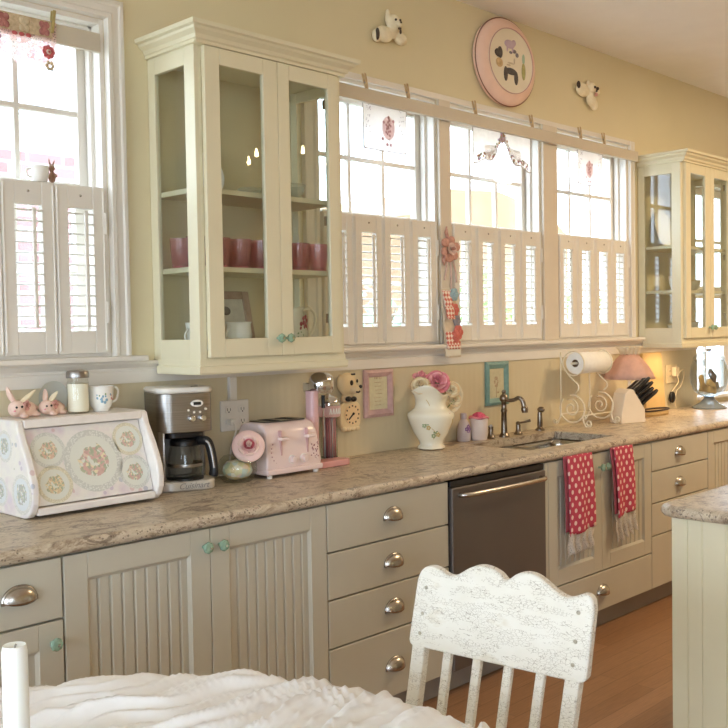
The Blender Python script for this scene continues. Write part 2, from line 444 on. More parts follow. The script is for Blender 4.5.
# ------------------------------------------------------------------ the room itself
CEIL = 3.085; XL, XR, YB = -4.4, 8.4, -5.8
def wall_y(name, x0, x1, y0, y1, z0, z1, holes, mat, parent=None):
    """wall in an x-z plane with thickness y0..y1 and rectangular openings (x0, x1, z0, z1)"""
    xs = sorted({x0, x1, *[h[0] for h in holes], *[h[1] for h in holes]})
    zs = sorted({z0, z1, *[h[2] for h in holes], *[h[3] for h in holes]})
    m = MB(); inh = lambda x, z: any(h[0] < x < h[1] and h[2] < z < h[3] for h in holes)
    nx, nz = len(xs)-1, len(zs)-1
    solid = lambda i, k: 0 <= i < nx and 0 <= k < nz and not inh((xs[i]+xs[i+1])/2, (zs[k]+zs[k+1])/2)
    for i in range(nx):
        for k in range(nz):
            if not solid(i, k): continue
            a, b, c, d = xs[i], xs[i+1], zs[k], zs[k+1]
            m.add([(a,y0,c),(b,y0,c),(b,y0,d),(a,y0,d)], [(0,1,2,3)]); m.add([(a,y1,c),(b,y1,c),(b,y1,d),(a,y1,d)], [(3,2,1,0)])
            if not solid(i-1, k): m.add([(a,y0,c),(a,y1,c),(a,y1,d),(a,y0,d)], [(0,3,2,1)])
            if not solid(i+1, k): m.add([(b,y0,c),(b,y1,c),(b,y1,d),(b,y0,d)], [(0,1,2,3)])
            if not solid(i, k-1): m.add([(a,y0,c),(b,y0,c),(b,y1,c),(a,y1,c)], [(0,3,2,1)])
            if not solid(i, k+1): m.add([(a,y0,d),(b,y0,d),(b,y1,d),(a,y1,d)], [(0,1,2,3)])
    return m
OPEN_A = (.91, 1.71); OPEN_B = [(2.72, 3.515), (3.60, 4.397), (4.535, 5.34)]; OPEN_C = (6.24, 7.6)
ZS, ZH = 1.395, 2.575
holes = [(*OPEN_A, ZS, ZH)] + [(a, b, ZS, ZH) for a, b in OPEN_B] + [(*OPEN_C, .965, 2.45)]
m = wall_y('wall_back', XL, XR, 0, .16, 0, CEIL, holes, W_WALL)
obj('wall_back', m, W_WALL, kind='structure')
obj('floor', MB().box(XL, XR, YB, .16, -.05, 0), W_OAK, kind='structure')
obj('ceiling', MB().box(XL, XR, YB, .16, CEIL, CEIL+.06), W_CEIL, kind='structure')
# side and rear walls stand outside the photograph; their windows are where the daylight comes from
def wall_x(x0, x1, hs):
    m = wall_y('', YB, .16, x0, x1, 0, CEIL, hs, W_WALL)
    m.v = [Vector((v.y, v.x, v.z)) for v in m.v]; return m
obj('wall_left', wall_x(XL-.16, XL, [(-4.6, -2.7, .2, 2.85), (-2.3, -.4, .2, 2.85)]), W_WALL, kind='structure')
obj('wall_right', wall_x(XR, XR+.16, []), W_WALL, kind='structure')
obj('wall_front', wall_y('', XL-.16, XR+.16, YB-.16, YB, 0, CEIL, [(-3.2, -1.2, .6, 2.6)], W_WALL), W_WALL, kind='structure')

# painted beadboard between worktop and window trim, and the band that runs under all the windows
obj('trim_1', MB().box(-.6, 6.24, -.012, .001, .9145, 1.30), W_BEAD, kind='structure')
band = MB()
band.ext_x([(0, 1.296), (-.020, 1.296), (-.020, 1.338), (-.014, 1.342), (-.014, 1.350), (-.024, 1.357), (-.030, 1.366), (-.030, 1.374), (0, 1.374)], -.6, 6.24)
obj('trim_2', band, W_TRIM, kind='structure', smooth=30)

def half_shutters(root, x0, x1, z0, z1, n=4, y0=-.012, y1=.016):
    w = (x1-x0)/n
    for i in range(n):
        a, b = x0+i*w+.0015, x0+(i+1)*w-.0015; st = .046; tr = .078
        f = MB()
        f.box(a, a+st, y0, y1, z0, z1); f.box(b-st, b, y0, y1, z0, z1)
        f.box(a+st, b-st, y0+.001, y1, z1-tr, z1-.0005); f.box(a+st, b-st, y0+.001, y1, z0+.0005, z0+tr)
        f.tube([(a+.006, y0, z0+.01), (a+.006, y0, z1-.01)], .0045, 6); f.tube([(b-.006, y0, z0+.01), (b-.006, y0, z1-.01)], .0045, 6)
        p = obj('shutter_panel', f, W_TRIM, root, bevel=.0025)
        sl = MB(); ns = 12; zz0, zz1 = z0+tr, z1-tr; dz = (zz1-zz0)/ns
        for k in range(ns):
            zc = zz0+(k+.5)*dz; t = R_(9)
            pts = [(.021*cos(q)*cos(t)-.0035*sin(q)*sin(t), zc+.021*cos(q)*sin(t)+.0035*sin(q)*cos(t)) for q in [2*pi*j/10 for j in range(10)]]
            sl.ext_x([(yy+.003, z) for yy, z in pts], a+st-.002, b-st+.002)
        obj('louvers', sl, W_TRIM, p, smooth=50)
        rx = a+st+(b-a-2*st)*.60
        obj('tilt_rod', MB().box(rx-.006, rx+.006, y0-.022, y0-.012, zz0+.012, zz1-.012), W_TRIM, p, bevel=.002)
        obj('catch', MB().ell(((a+b)/2, y0, z1-.035), (.0045, .004, .0045), 10, 6), W_NICKEL, p, smooth=180)
def sash(root, x0, x1, z0, z1, y=.100, cols=3, rows=2):
    f = MB(); s = .042
    f.box(x0, x0+s, y-.016, y+.016, z0, z1); f.box(x1-s, x1, y-.016, y+.016, z0, z1)
    f.box(x0+s, x1-s, y-.016, y+.016, z1-.05, z1); f.box(x0+s, x1-s, y-.016, y+.016, z0, z0+.036)
    iw = (x1-x0-2*s)/cols; ih = (z1-z0-.086)/rows
    for i in range(1, cols): f.box(x0+s+i*iw-.010, x0+s+i*iw+.010, y-.012, y+.012, z0+.036, z1-.05)
    for k in range(1, rows): f.box(x0+s, x1-s, y-.0115, y+.0115, z0+.036+k*ih-.010, z0+.036+k*ih+.010)
    o = obj('sash', f, W_TRIM, root, bevel=.003)
    obj('pane', MB().box(x0+s-.004, x1-s+.004, y-.002, y+.002, z0+.03, z1-.045), W_PANE, o)
def jambs(root, x0, x1, z0, z1):
    j = MB(); t = .018
    for a, b in ((x0, x0+t), (x1-t, x1)):
        j.box(a, b, .002, .158, z0, z1)
    for a, b in ((x0+t, x0+t+.014), (x1-t-.014, x1-t)):
        j.box(a, b, .050, .078, z0, z1-t)
    j.box(x0+t, x1-t, .002, .158, z1-t, z1); j.box(x0+t, x1-t, .050, .078, z1-t-.010, z1-t)
    j.box(x0, x1, .0, .158, z0-.004, z0+.012)
    o = obj('jamb', j, W_TRIM, root, bevel=.0015)
    sc = MB()
    for z in (z1-.20, z1-.235): sc.cyl((x1-t-.001, .066, z), (x1-t-.004, .066, z), .006, 10)
    obj('screw', sc, W_DARK, o)
    for z in (1.55, 1.86):
        h = MB().box(x1-t-.004, x1-t+.002, -.016, .004, z-.035, z+.035); h.cyl((x1-t-.003, -.016, z-.037), (x1-t-.003, -.016, z+.037), .005, 8)
        obj('hinge', h, W_TRIM, root)
CAS = [(-.0005, 0), (-.024, .004), (-.024, .018), (-.017, .024), (-.017, .048), (-.022, .054), (-.022, .066), (-.012, .074), (-.0005, .075)]
def window(name, x0, x1, rail=None):
    r = structure(name, (x0, 0, ZS))
    jambs(r, x0, x1, ZS, ZH)
    sash(r, x0+.02, x1-.02, 1.97, ZH-.03)                              # upper sash, six lights
    sash(r, x0+.02, x1-.02, ZS+.014, 1.985, y=.134)                    # lower sash behind the shutters
    half_shutters(r, x0+.019, x1-.019, ZS+.012, 1.985)
    return r
w1 = window('window_1', *OPEN_A)
c = MB()
c.prism([(y, o) for y, o in CAS], lambda y, o, k: (OPEN_A[1]+o, y, ZH+o if k else ZS))
c.prism([(y, o) for y, o in CAS], lambda y, o, k: (OPEN_A[0]-o, y, ZH+o if k else ZS))
c.prism([(y, o) for y, o in CAS], lambda y, o, k: ((OPEN_A[1]+o) if k else (OPEN_A[0]-o), y, ZH+o))
obj('casing', c, W_TRIM, w1, smooth=25)
obj('stool', MB().box(.80, 1.825, -.062, .002, 1.374, 1.3945), W_TRIM, w1, bevel=.006, seg=3)
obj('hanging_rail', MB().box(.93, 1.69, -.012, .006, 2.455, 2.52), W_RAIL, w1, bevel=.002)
wins = [window('window_%d' % (i+2), *o) for i, o in enumerate(OPEN_B)]
c = MB()
CS = [(-.0005, 0), (-.020, .003), (-.020, .016), (-.014, .022), (-.014, .045), (-.018, .050), (-.018, .058), (-.0005, .062)]
c.prism(CS, lambda y, o, k: (5.34+o, y, ZH+.024 if k else ZS)); c.prism(CS, lambda y, o, k: (2.72-o*1.4, y, ZH+.024 if k else ZS))
c.box(2.64, 5.40, -.016, -.0005, ZH-.002, ZH+.026)
for a, b in ((3.515, 3.60), (4.397, 4.535)):
    mu = MB().box(a, b, -.018, -.0005, ZS, ZH); obj('mullion', mu, W_MULL, wins[0 if a < 4 else 1], bevel=.002)
obj('casing', c, W_TRIM, wins[0], smooth=25, bevel=.002)
obj('stool', MB().box(2.60, 5.44, -.062, .002, 1.374, 1.3945), W_TRIM, wins[0], bevel=.006, seg=3)
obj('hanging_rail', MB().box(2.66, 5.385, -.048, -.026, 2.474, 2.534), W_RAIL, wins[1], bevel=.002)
w5 = structure('window_5', (6.24, 0, .965))
j = MB()
for a, b in ((6.24, 6.262), (7.578, 7.6)): j.box(a, b, .002, .158, .965, 2.45)
j.box(6.262, 7.578, .002, .158, 2.43, 2.45); j.box(6.24, 7.6, -.03, .158, .945, .967)
obj('jamb', j, W_TRIM, w5, bevel=.002)
sash(w5, 6.262, 6.92, 1.70, 2.43, cols=2, rows=2); sash(w5, 6.92, 7.578, 1.70, 2.43, cols=2, rows=2)
sash(w5, 6.262, 6.92, .967, 1.70, cols=2, rows=2); sash(w5, 6.92, 7.578, .967, 1.70, cols=2, rows=2)

# ------------------------------------------------------------------ outside
obj('ground_outside', MB().box(-40, 60, -40, 60, -.5, -.45), pm('pale_bounce_ground', (176, 176, 168), .95, var=10, scale=.6), kind='structure')  # ground made pale to throw daylight up onto the ceiling
W_LEAF = [foliage('leaf_green', (96, 128, 70), (150, 176, 110)), foliage('leaf_blue_green', (120, 150, 130), (170, 192, 170)), foliage('leaf_dark', (64, 92, 50), (110, 138, 80))]
def leaves(m, c, r, n, s, rnd):
    for _ in range(n):
        d = Vector((rnd.gauss(0, 1), rnd.gauss(0, 1), rnd.gauss(0, 1))).normalized() * (rnd.random()**.4)
        p = Vector((c[0]+d.x*r[0], c[1]+d.y*r[1], c[2]+d.z*r[2]))
        a = Vector((rnd.gauss(0, 1), rnd.gauss(0, 1), rnd.gauss(0, 1))).normalized()*s; b = a.orthogonal().normalized()*s*.45
        m.add([p-a, p+b, p+a, p-b], [(0, 1, 2, 3)])
def shrub(x, y, h, w, mi, label):
    rnd = random.Random(int(x*100)); t = thing('shrub', (x, y, -.45), label, 'shrub', 'shrubs outside the windows')
    m = MB(); leaves(m, (x, y, -.45+h*.55), (w, w*.8, h*.47), 1500, .07, rnd); obj('leaves', m, W_LEAF[mi], t)
    s = MB()
    for k in range(5):
        a = 2*pi*k/5; s.tube([(x, y, -.45), (x+.2*w*cos(a), y+.2*w*sin(a), h*.3), (x+.6*w*cos(a), y+.6*w*sin(a), h*.7)], [.03, .02, .006], 6)
    obj('stem', s, W_STEM, t)
for x, y, h, w, mi, l in ((5.4, 2.6, 2.35, .8, 1, 'pale blue-green shrub outside the first window beside the tall glazed cabinet'), (7.7, 2.8, 2.55, .95, 0, 'bright green shrub outside the middle window of the three'), (10.4, 3.6, 2.3, .9, 0, 'green shrub outside the window next to the far wall cabinet'), (2.5, 2.7, 2.0, .6, 1, 'small pale shrub seen through the shutters of the left window')):
    shrub(x, y, h, w, mi, l)
def tree(x, y, h, mi, label):
    rnd = random.Random(int(x*77+5)); t = thing('tree', (x, y, -.45), label, 'tree', 'trees reflected in the far cabinet')
    s = MB(); s.tube([(x, y, -.45), (x+.1, y, h*.3), (x, y+.1, h*.65)], [.22, .17, .1], 10)
    for k in range(6):
        a = 2*pi*k/6; s.tube([(x, y, h*(.3+.05*k)), (x+.8*cos(a), y+.8*sin(a), h*(.5+.06*k))], [.08, .03], 7)
    obj('trunk', s, W_STEM, t)
    m = MB()
    for k in range(9): leaves(m, (x+rnd.uniform(-1.2, 1.2), y+rnd.uniform(-1.2, 1.2), h*rnd.uniform(.45, .95)), (.9, .9, .7), 260, .13, rnd)
    obj('leaves', m, W_LEAF[mi], t)
tree(-1.2, 7.0, 5.0, 2, 'dark leafy tree reflected in the side glass of the far wall cabinet')
tree(-4.2, 10.5, 5.5, 0, 'second tree further left in the garden, lighter green crown')
hs = thing('neighbouring_house', (14.6, 8.3, -.45), 'tan stuccoed house with a rounded gable seen through the middle window', 'house')
g = MB(); g.ext_y([(12.4, -.45), (17.2, -.45), (17.2, 3.3), (16.4, 3.75), (14.8, 4.0), (13.2, 3.9), (12.4, 3.4)], 8, 12)
obj('wall', g, pm('tan_stucco', (140, 110, 80), .9, var=5, scale=2), hs)
w = MB().box(13.2, 14.0, 7.97, 8.02, .6, 2.2); obj('house_window', w, pm('house_window_glass', (170, 186, 200), .1, var=6), hs)
bh = thing('brick_house', (5.6, 8.0, -.45), 'pink brick house with a pale upper storey outside the left window', 'house')
obj('brick_wall', MB().box(2.4, 8.2, 7.0, 11, -.45, 3.45), brick(), bh)
obj('upper_storey', MB().box(2.6, 8.0, 7.4, 10.8, 3.45, 5.9), pm('white_siding', (236, 234, 230), .8, var=2), bh)
sh = MB()
for k in range(3): obj('house_window', MB().box(3.4+k*1.4, 4.1+k*1.4, 7.36, 7.42, 3.95, 5.1), pm('house_window_glass', (170, 186, 200), .1, var=6), bh)

# ------------------------------------------------------------------ light: the sky, a cabinet lamp and an added warm light
wd = bpy.data.worlds.new('sky'); scn.world = wd; wd.use_nodes = True
nt = wd.node_tree; nt.nodes.clear()
bg = nt.nodes.new('ShaderNodeBackground'); ow = nt.nodes.new('ShaderNodeOutputWorld')
tc = nt.nodes.new('ShaderNodeTexCoord'); nz = nt.nodes.new('ShaderNodeTexNoise'); nz.inputs['Scale'].default_value = 2.5; nz.inputs['Detail'].default_value = 4
cr = nt.nodes.new('ShaderNodeValToRGB'); cr.color_ramp.elements[0].position = .35; cr.color_ramp.elements[1].position = .65
cr.color_ramp.elements[0].color = (.60, .77, 1, 1); cr.color_ramp.elements[1].color = (.74, .86, 1, 1)
nt.links.new(tc.outputs['Generated'], nz.inputs['Vector']); nt.links.new(nz.outputs['Fac'], cr.inputs['Fac'])
nt.links.new(cr.outputs['Color'], bg.inputs['Color']); nt.links.new(bg.outputs[0], ow.inputs['Surface'])
bg.inputs['Strength'].default_value = SKY
def area(name, loc, rot, sx, sy, power, col, portal=False):
    d = bpy.data.lights.new(name, 'AREA'); d.shape = 'RECTANGLE'; d.size = sx; d.size_y = sy; d.energy = power; d.color = col
    o = bpy.data.objects.new(name, d); COL.objects.link(o); o.location = loc; o.rotation_euler = rot
    if portal: d.cycles.is_portal = True
    return o
# sky portals in the openings (they add no light of their own)
for yc in (-3.65, -1.35): area('portal_left', (XL-.08, yc, 1.525), (0, R_(-90), 0), 2.65, 1.9, 1, (1, 1, 1), True)
for xc in (-2.2,): area('portal_rear', (xc, YB-.08, 1.6), (R_(90), 0, 0), 2.0, 2.0, 1, (1, 1, 1), True)
for a, b in [OPEN_A]+OPEN_B: area('portal_window', ((a+b)/2, .17, 1.985), (R_(-90), 0, 0), b-a, ZH-ZS, 1, (1, 1, 1), True)
area('portal_window', (6.92, .17, 1.7), (R_(-90), 0, 0), 1.36, 1.49, 1, (1, 1, 1), True)
area('added_warm_light', (5.6, -2.2, CEIL-.02), (0, 0, 0), .5, .5, WARM_ADD, (1, .74, .46))  # unseen warm light added to warm the right side of the room
area('cabinet_lamp_light', (5.62, -.17, 1.312), (0, 0, 0), .25, .06, UNDER, (1, .72, .42))

sd_ = bpy.data.lights.new('sun', 'SUN'); sd_.energy = SUN; sd_.angle = R_(2); sd_.color = (1, .96, .9)
so_ = bpy.data.objects.new('sun', sd_); COL.objects.link(so_); so_.rotation_euler = (R_(26), 0, R_(-8))
# ------------------------------------------------------------------ camera
cd = bpy.data.cameras.new('camera'); cam = bpy.data.objects.new('camera', cd); COL.objects.link(cam); scn.camera = cam
cd.sensor_width = 36; cd.lens = 978.74/728*36; cd.clip_start = .05; cd.clip_end = 200
Rv = Vector((0.69891618, -0.71500292, -0.01694074)); Uv = Vector((0.03796696, 0.01343873, 0.99918863)); Fv = Vector((0.71419513, 0.69899229, -0.03653904))
cam.matrix_world = Matrix(((Rv.x, Uv.x, -Fv.x, -0.14835), (Rv.y, Uv.y, -Fv.y, -3.06978), (Rv.z, Uv.z, -Fv.z, 1.47825), (0, 0, 0, 1)))
vs = scn.view_settings; vs.view_transform = 'Standard'; vs.look = 'None'; vs.exposure = EXPO; vs.gamma = 1; vs.use_curve_mapping = False
cy = scn.cycles; cy.use_denoising = True; cy.max_bounces = 10; cy.transparent_max_bounces = 24; cy.diffuse_bounces = 6; cy.glossy_bounces = 5; cy.caustics_reflective = False; cy.caustics_refractive = False; cy.sample_clamp_indirect = 8
# ------------------------------------------------------------------ cabinets
FY = -.625                                       # plane of the base doors
def cup_pull(parent, x, z, y=FY, a=.047):
    m = MB(); h = .036; p = .026
    def f(u, v):
        t = pi*u; ph = pi/2*v*1.18
        return (x-a*cos(t), y-.002-p*sin(t)*sin(min(ph, pi/2)), z-.008+h*sin(t)*cos(ph))
    m.grid(f, 16, 9)
    o = obj('cup_pull', m, W_NICKEL, parent, smooth=180, solid=.0022)
    r = MB().tube([(x-a*cos(pi*k/18), y-.003, z-.008+h*sin(pi*k/18)) for k in range(19)], .004, 6); r.box(x-a-.004, x-a+.006, y-.005, y, z-.016, z-.004); r.box(x+a-.006, x+a+.004, y-.005, y, z-.016, z-.004)
    obj('rim', r, W_NICKEL, o, smooth=60)
def glass_knob(parent, x, z, y=FY, s=1.0):
    m = MB()
    prof = [(.006, 0), (.006, .012), (.010, .015), (.017, .020), (.019, .026), (.016, .032), (.008, .036), (.002, .037)]
    m.lathe([(r*s, d*s) for r, d in prof], n=8, fn=lambda r, d, a: (x+r*cos(a), y-d, z+r*sin(a)))
    o = obj('knob', m, W_GREENGLASS, parent, label='green glass knob')
    obj('screw', MB().cyl((x, y-.036*s, z), (x, y-.040*s, z), .004*s, 8), W_CHROME, o)
def panel_front(name, root, x0, x1, z0, z1, mat, y=FY, st=.072, bead=True, inset=.010):
    f = MB(); t = .02
    f.box(x0, x0+st, y, y+t, z0, z1); f.box(x1-st, x1, y, y+t, z0, z1)
    f.box(x0+st, x1-st, y, y+t, z1-st, z1); f.box(x0+st, x1-st, y, y+t, z0, z0+st)
    d = obj(name, f, mat, root, bevel=.0022)
    # beaded panel: boards with a v-groove and a bead between them
    a, b = x0+st-.003, x1-st+.003; n = max(2, round((b-a)/.041)); w = (b-a)/n; pts = []
    for i in range(n):
        q = a+i*w
        pts += [(q+.0001, y+inset+.0075), (q+.0055, y+inset), (q+w-.0050, y+inset)]
    pts.append((b, y+inset+.008))
    m = MB().ext_z([(b, y+t-.001), (a, y+t-.001)] + pts, z0+st-.003, z1-st+.003)
    obj('panel', m, mat, d)
    ms = MB(); ms.sweep([(x0+st, z0+st), (x0+st, z1-st), (x1-st, z1-st), (x1-st, z0+st)], [(.0001, 0), (.009, 0), (.0001, .006)], closed=True)
    ms.v = [Vector((v.x, y+inset-.0005-v.z*1.2, v.y)) for v in ms.v]
    obj('panel_moulding', ms, mat, d)
    return d
def drawer(root, x0, x1, z0, z1, pull=None, y=FY):
    d = obj('drawer', MB().box(x0, x1, y, y+.02, z0, z1), W_CREAMSHADE, root, bevel=.003, seg=3)
    if pull: cup_pull(d, pull[0], pull[1], y)
    return d
def base(x0, x1, label, cat='cabinet', group='base cabinets under the worktop'):
    t = thing('base_cabinet', (x0, 0, 0), label, cat, group)
    b = MB(); p_ = .018
    for a, c in ((x0+.001, x0+p_), (x1-p_, x1-.001)): b.box(a, c, FY+.022, -.02, .107, .8745)
    b.box(x0+p_, x1-p_, FY+.022, -.02, .107, .125); b.box(x0+p_, x1-p_, -.034, -.02, .125, .8745)
    b.box(x0+p_, x1-p_, FY+.022, FY+.04, .125 if x0 > 4 or x0 < 3 else .64, .8745); b.box(x0+p_, x1-p_, FY+.022, FY+.04, .125, .3)
    obj('body', b, W_CREAMSHADE, t)
    obj('toe_kick', MB().box(x0, x1, -.557, -.50, .002, .1065), W_TOE, t)
    return t
G = .003
c1 = base(.45, 1.162, 'cream base cabinet at the left edge, one drawer above one door with a green knob')
drawer(c1, .45+G, 1.162-G, .704, .869, (1.035, .787))
d = panel_front('door', c1, .45+G, 1.162-G, .112, .698, W_CREAMSHADE); glass_knob(d, 1.125, .642)
c2 = base(1.162, 2.153, 'wide cream base cabinet with two beadboard doors and paired green knobs')
d = panel_front('door', c2, 1.162+G, 1.6575-.0015, .112, .869, W_CREAMSHADE); glass_knob(d, 1.632, .816)
d = panel_front('door', c2, 1.6575+.0015, 2.153-G, .112, .869, W_CREAMSHADE); glass_knob(d, 1.692, .814)
c3 = base(2.153, 2.812, 'cream base cabinet of four plain drawers, left of the dishwasher')
for a, b, z in ((.704, .869, .788), (.537, .698, .616), (.366, .531, .447), (.112, .360, .230)): drawer(c3, 2.153+G, 2.812-G, a, b, (2.487, z))
# dishwasher
dw = thing('dishwasher', (2.815, 0, 0), 'dark stainless dishwasher built in under the worktop', 'dishwasher')
obj('body', MB().box(2.818, 3.468, -.60, -.03, .107, .872), W_DARK, dw)
obj('gap_strip', MB().box(2.82, 3.466, -.628, -.601, .845, .870), W_BLACK, dw, bevel=.003)  # black strip standing in for the dark gap above the door
dm = MB().box(2.82, 3.466, -.638, -.601, .112, .842)
obj('door', dm, W_DWSTEEL, dw, bevel=.005, seg=3)
hp = catmull([(2.862, -.640, .812), (2.875, -.672, .814), (2.96, -.684, .815), (3.143, -.690, .815), (3.33, -.684, .815), (3.412, -.672, .814), (3.425, -.640, .812)], 6)
obj('handle', MB().tube(hp, .0105, 12), W_NICKEL, dw, smooth=60)
obj('toe_kick', MB().box(2.815, 3.470, -.557, -.50, .002, .1065), W_TOE, dw)
c4 = base(3.474, 4.442, 'cream sink cabinet with two beadboard doors above one wide drawer')
d = panel_front('door', c4, 3.474+G+.03, 3.957-.0015, .302, .869, W_CREAMSHADE); glass_knob(d, 3.932, .800)
d = panel_front('door', c4, 3.957+.0015, 4.442-G, .302, .869, W_CREAMSHADE); glass_knob(d, 3.977, .800)
drawer(c4, 3.474+G, 4.442-G, .112, .295, (3.955, .205))
obj('filler_post', MB().box(3.474+G, 3.503, FY, FY+.02, .302, .869), W_CREAMSHADE, c4, bevel=.002)
c5 = base(4.442, 5.088, 'cream drawer cabinet right of the sink cabinet, behind the island corner')
for a, b, z in ((.719, .869, .793), (.553, .713, .630), (.384, .547, .462), (.112, .378, .25)): drawer(c5, 4.442+G, 5.088-G, a, b, (4.745, z))
c6 = base(5.088, 6.10, 'cream base cabinet with beadboard doors at the right edge, under the glass jar')
panel_front('door', c6, 5.088+G, 5.594-.0015, .112, .869, W_CREAMSHADE); panel_front('door', c6, 5.594+.0015, 6.10-G, .112, .869, W_CREAMSHADE)

# worktop with the sink cut out of it
SX0, SX1, SY0, SY1 = 3.52, 4.26, -.52, -.165
ct = thing('worktop', (3, -.32, .8765), 'long speckled beige granite worktop along the window wall', 'countertop')
e = .008; H = .038; ZC = .8762
prof = [(-.001, 0), (.006, .0), (.014, .004), (.019, .012), (.020, .021), (.017, .030), (.011, .036), (.002, .038), (-.001, .038)]
top = wall_y('', -.6, 7.3, ZC, ZC+H, -.625, -.001, [(SX0, SX1, SY0, SY1)], None)
top.v = [Vector((v.x, v.z, v.y)) for v in top.v]
obj('slab', top, W_GRAN, ct)
ed = MB().prism(prof, lambda o, z, k: (7.3 if k else -.6, -.624-o, ZC+z)); obj('bullnose_edge', ed, W_GRAN, ct, smooth=50)
sk = thing('sink', (3.89, -.34, .7), 'undermounted stainless double-bowl sink sunk into the worktop', 'sink')
for a, b in ((SX0-.004, 3.83), (3.86, SX1+.004)):
    y0, y1 = SY0-.004, SY1+.004; z1, z0 = ZC-.0005, ZC-.17
    m = MB()
    for k, (ins, z) in enumerate(((0, z1), (.004, z1-.03), (.012, z0+.02), (.03, z0))):
        m.v += [Vector((x, y, z)) for x, y in rrect(b-a-2*ins, y1-y0-2*ins, .045, (a+b)/2, (y0+y1)/2, 6)]
    n = len(m.v)//4
    for k in range(3):
        for i in range(n): m.f.append((k*n+i, k*n+(i+1) % n, (k+1)*n+(i+1) % n, (k+1)*n+i))
    m.f.append(tuple(range(3*n, 4*n)))
    o = obj('bowl', m, W_SINK, sk, smooth=50, solid=.002)
    obj('drain', MB().lathe([(.042, z0+.001), (.042, z0+.004), (.034, z0+.004), (.03, z0+.0015)], ((a+b)/2, (y0+y1)/2, 0), 20), W_CHROME, o, smooth=40)
obj('rim', MB().box(3.826, 3.864, SY0-.004, SY1+.004, ZC-.035, ZC-.024), W_SINK, sk, bevel=.004)

# island
isl = thing('kitchen_island', (3.7, -2.2, 0), 'pale green-cream kitchen island with granite top at the right edge', 'island')
bd = MB().box(2.70, 4.75, -2.75, -1.632, .08, .8745); obj('body', bd, W_CREAM, isl)
obj('toe_kick', MB().box(2.74, 4.70, -2.70, -1.70, .002, .08), W_TOE, isl)
pts = [(2.700, -1.627), (2.688, -1.627), (2.688, -1.677)]
y = -1.677
while y > -2.75:
    w = .047 if y > -1.69 else .075
    pts += [(2.692, y-.0005), (2.692, y-.003), (2.6885, y-.0055), (2.6885, y-w)]; y -= w
pts += [(2.700, y)]
obj('end_panel', MB().ext_z(pts, .02, .8745), W_CREAM, isl)
s = MB()
cor = [(2.672, -2.82)]+[(2.672+.04-.04*cos(pi/2*k/6), -1.612-.04+.04*sin(pi/2*k/6)) for k in range(7)]+[(4.82, -1.612)]
s.ext_z(cor+[(4.82, -2.82)], ZC, ZC+H); obj('slab', s, W_GRAN, isl)
eg2 = MB(); eg2.sweep(cor, [(-o*1.3, ZC+z) for o, z in prof]); obj('bullnose_edge', eg2, W_GRAN, isl, smooth=50)

# glazed wall cabinets
def wall_cabinet(x0, ztop, zs, label, knobs=True):
    x1 = x0+.70; D = -.285; yf = -.305; z0, z1 = 1.384, ztop
    t = thing('wall_cabinet', (x0, 0, 1.325), label, 'cabinet', 'glazed wall cabinets')
    b = MB(); s = .018
    for a, c in ((x0, x0+s), (x1-s, x1)):                     # sides framed for glass
        b.box(a, c, -.046, -.002, z0-.02, z1); b.box(a, c, D, -.226, z0-.02, z1)
        b.box(a, c, -.226, -.046, z0-.02, 1.448); b.box(a, c, -.226, -.046, z1-.062, z1)
    b.box(x0+s, x1-s, D, -.002, 1.366, 1.384); b.box(x0+s, x1-s, D, -.002, z1-.02, z1)
    b.box(x0+s, x0+.03, D, D+.018, 1.384, z1-.05); b.box(x1-.03, x1-s, D, D+.018, 1.384, z1-.05)
    b.box(x0+s, x1-s, D, D+.018, z1-.05, z1-.02)
    obj('body', b, W_CREAM, t, bevel=.0018)
    obj('back_panel', MB().box(x0+s, x1-s, -.012, -.002, 1.384, z1-.02), W_INNER, t)
    for a in (x0+.006, x1-.011): obj('side_glass', MB().box(a, a+.004, -.230, -.042, 1.444, z1-.058), W_CABGLASS, t)
    cr = MB()
    pf = [(-.02, z1), (.004, z1), (.006, z1+.010), (.014, z1+.014), (.018, z1+.026), (.034, z1+.038), (.038, z1+.046), (.050, z1+.050), (.052, z1+.064), (-.02, z1+.064)]
    cr.sweep([(x0, -.002), (x0, D-.02), (x1, D-.02), (x1, -.002)], pf)
    obj('crown_moulding', cr, W_CREAM, t, smooth=20)
    obj('top_board', MB().box(x0-.01, x1+.01, D-.02, -.002, z1+.001, z1+.060), W_CREAM, t)
    bm_ = MB(); pb = [(-.02, 1.325), (.008, 1.325), (.011, 1.332), (.011, 1.352), (.004, 1.356), (.004, 1.376), (-.02, 1.376)]
    bm_.sweep([(x0, -.032), (x0, D), (x1, D), (x1, -.032)], pb); obj('base_moulding', bm_, W_CREAM, t, smooth=20)
    obj('bottom_board', MB().box(x0+.012, x1-.012, D+.012, -.032, 1.332, 1.364), W_CREAM, t)
    xs = x0+.36
    for i, (a, c) in enumerate(((x0+.030, xs-.001), (xs+.001, x1-.030))):
        f = MB(); gl = a+.064 if i == 0 else a+.056; gr = c-.067 if i == 0 else c-.054
        f.box(a, gl, yf, D-.0005, z0, z1-.002); f.box(gr, c, yf, D-.0005, z0, z1-.002)
        f.box(gl, gr, yf, D-.0005, z1-.060, z1-.002); f.box(gl, gr, yf, D-.0005, z0, z0+.065)
        d = obj('door', f, W_CREAM, t, bevel=.0022)
        obj('glass_pane', MB().box(gl-.003, gr+.003, -.297, -.293, z0+.062, z1-.057), W_CABGLASS, d)
        if knobs: glass_knob(d, (c-.022) if i == 0 else (a+.022), 1.447, yf, .95)
        hx = gl-.004 if i == 0 else gr+.003
        for z in (1.52, 1.90, 2.35):
            obj('hinge', MB().box(hx-.004, hx+.004, D, D+.012, z-.018, z+.018), W_NICKEL, d)
    for z in zs: obj('shelf', MB().box(x0+s, x1-s, D+.022, -.013, z-.019, z), W_CREAM, t, bevel=.002)
    return t
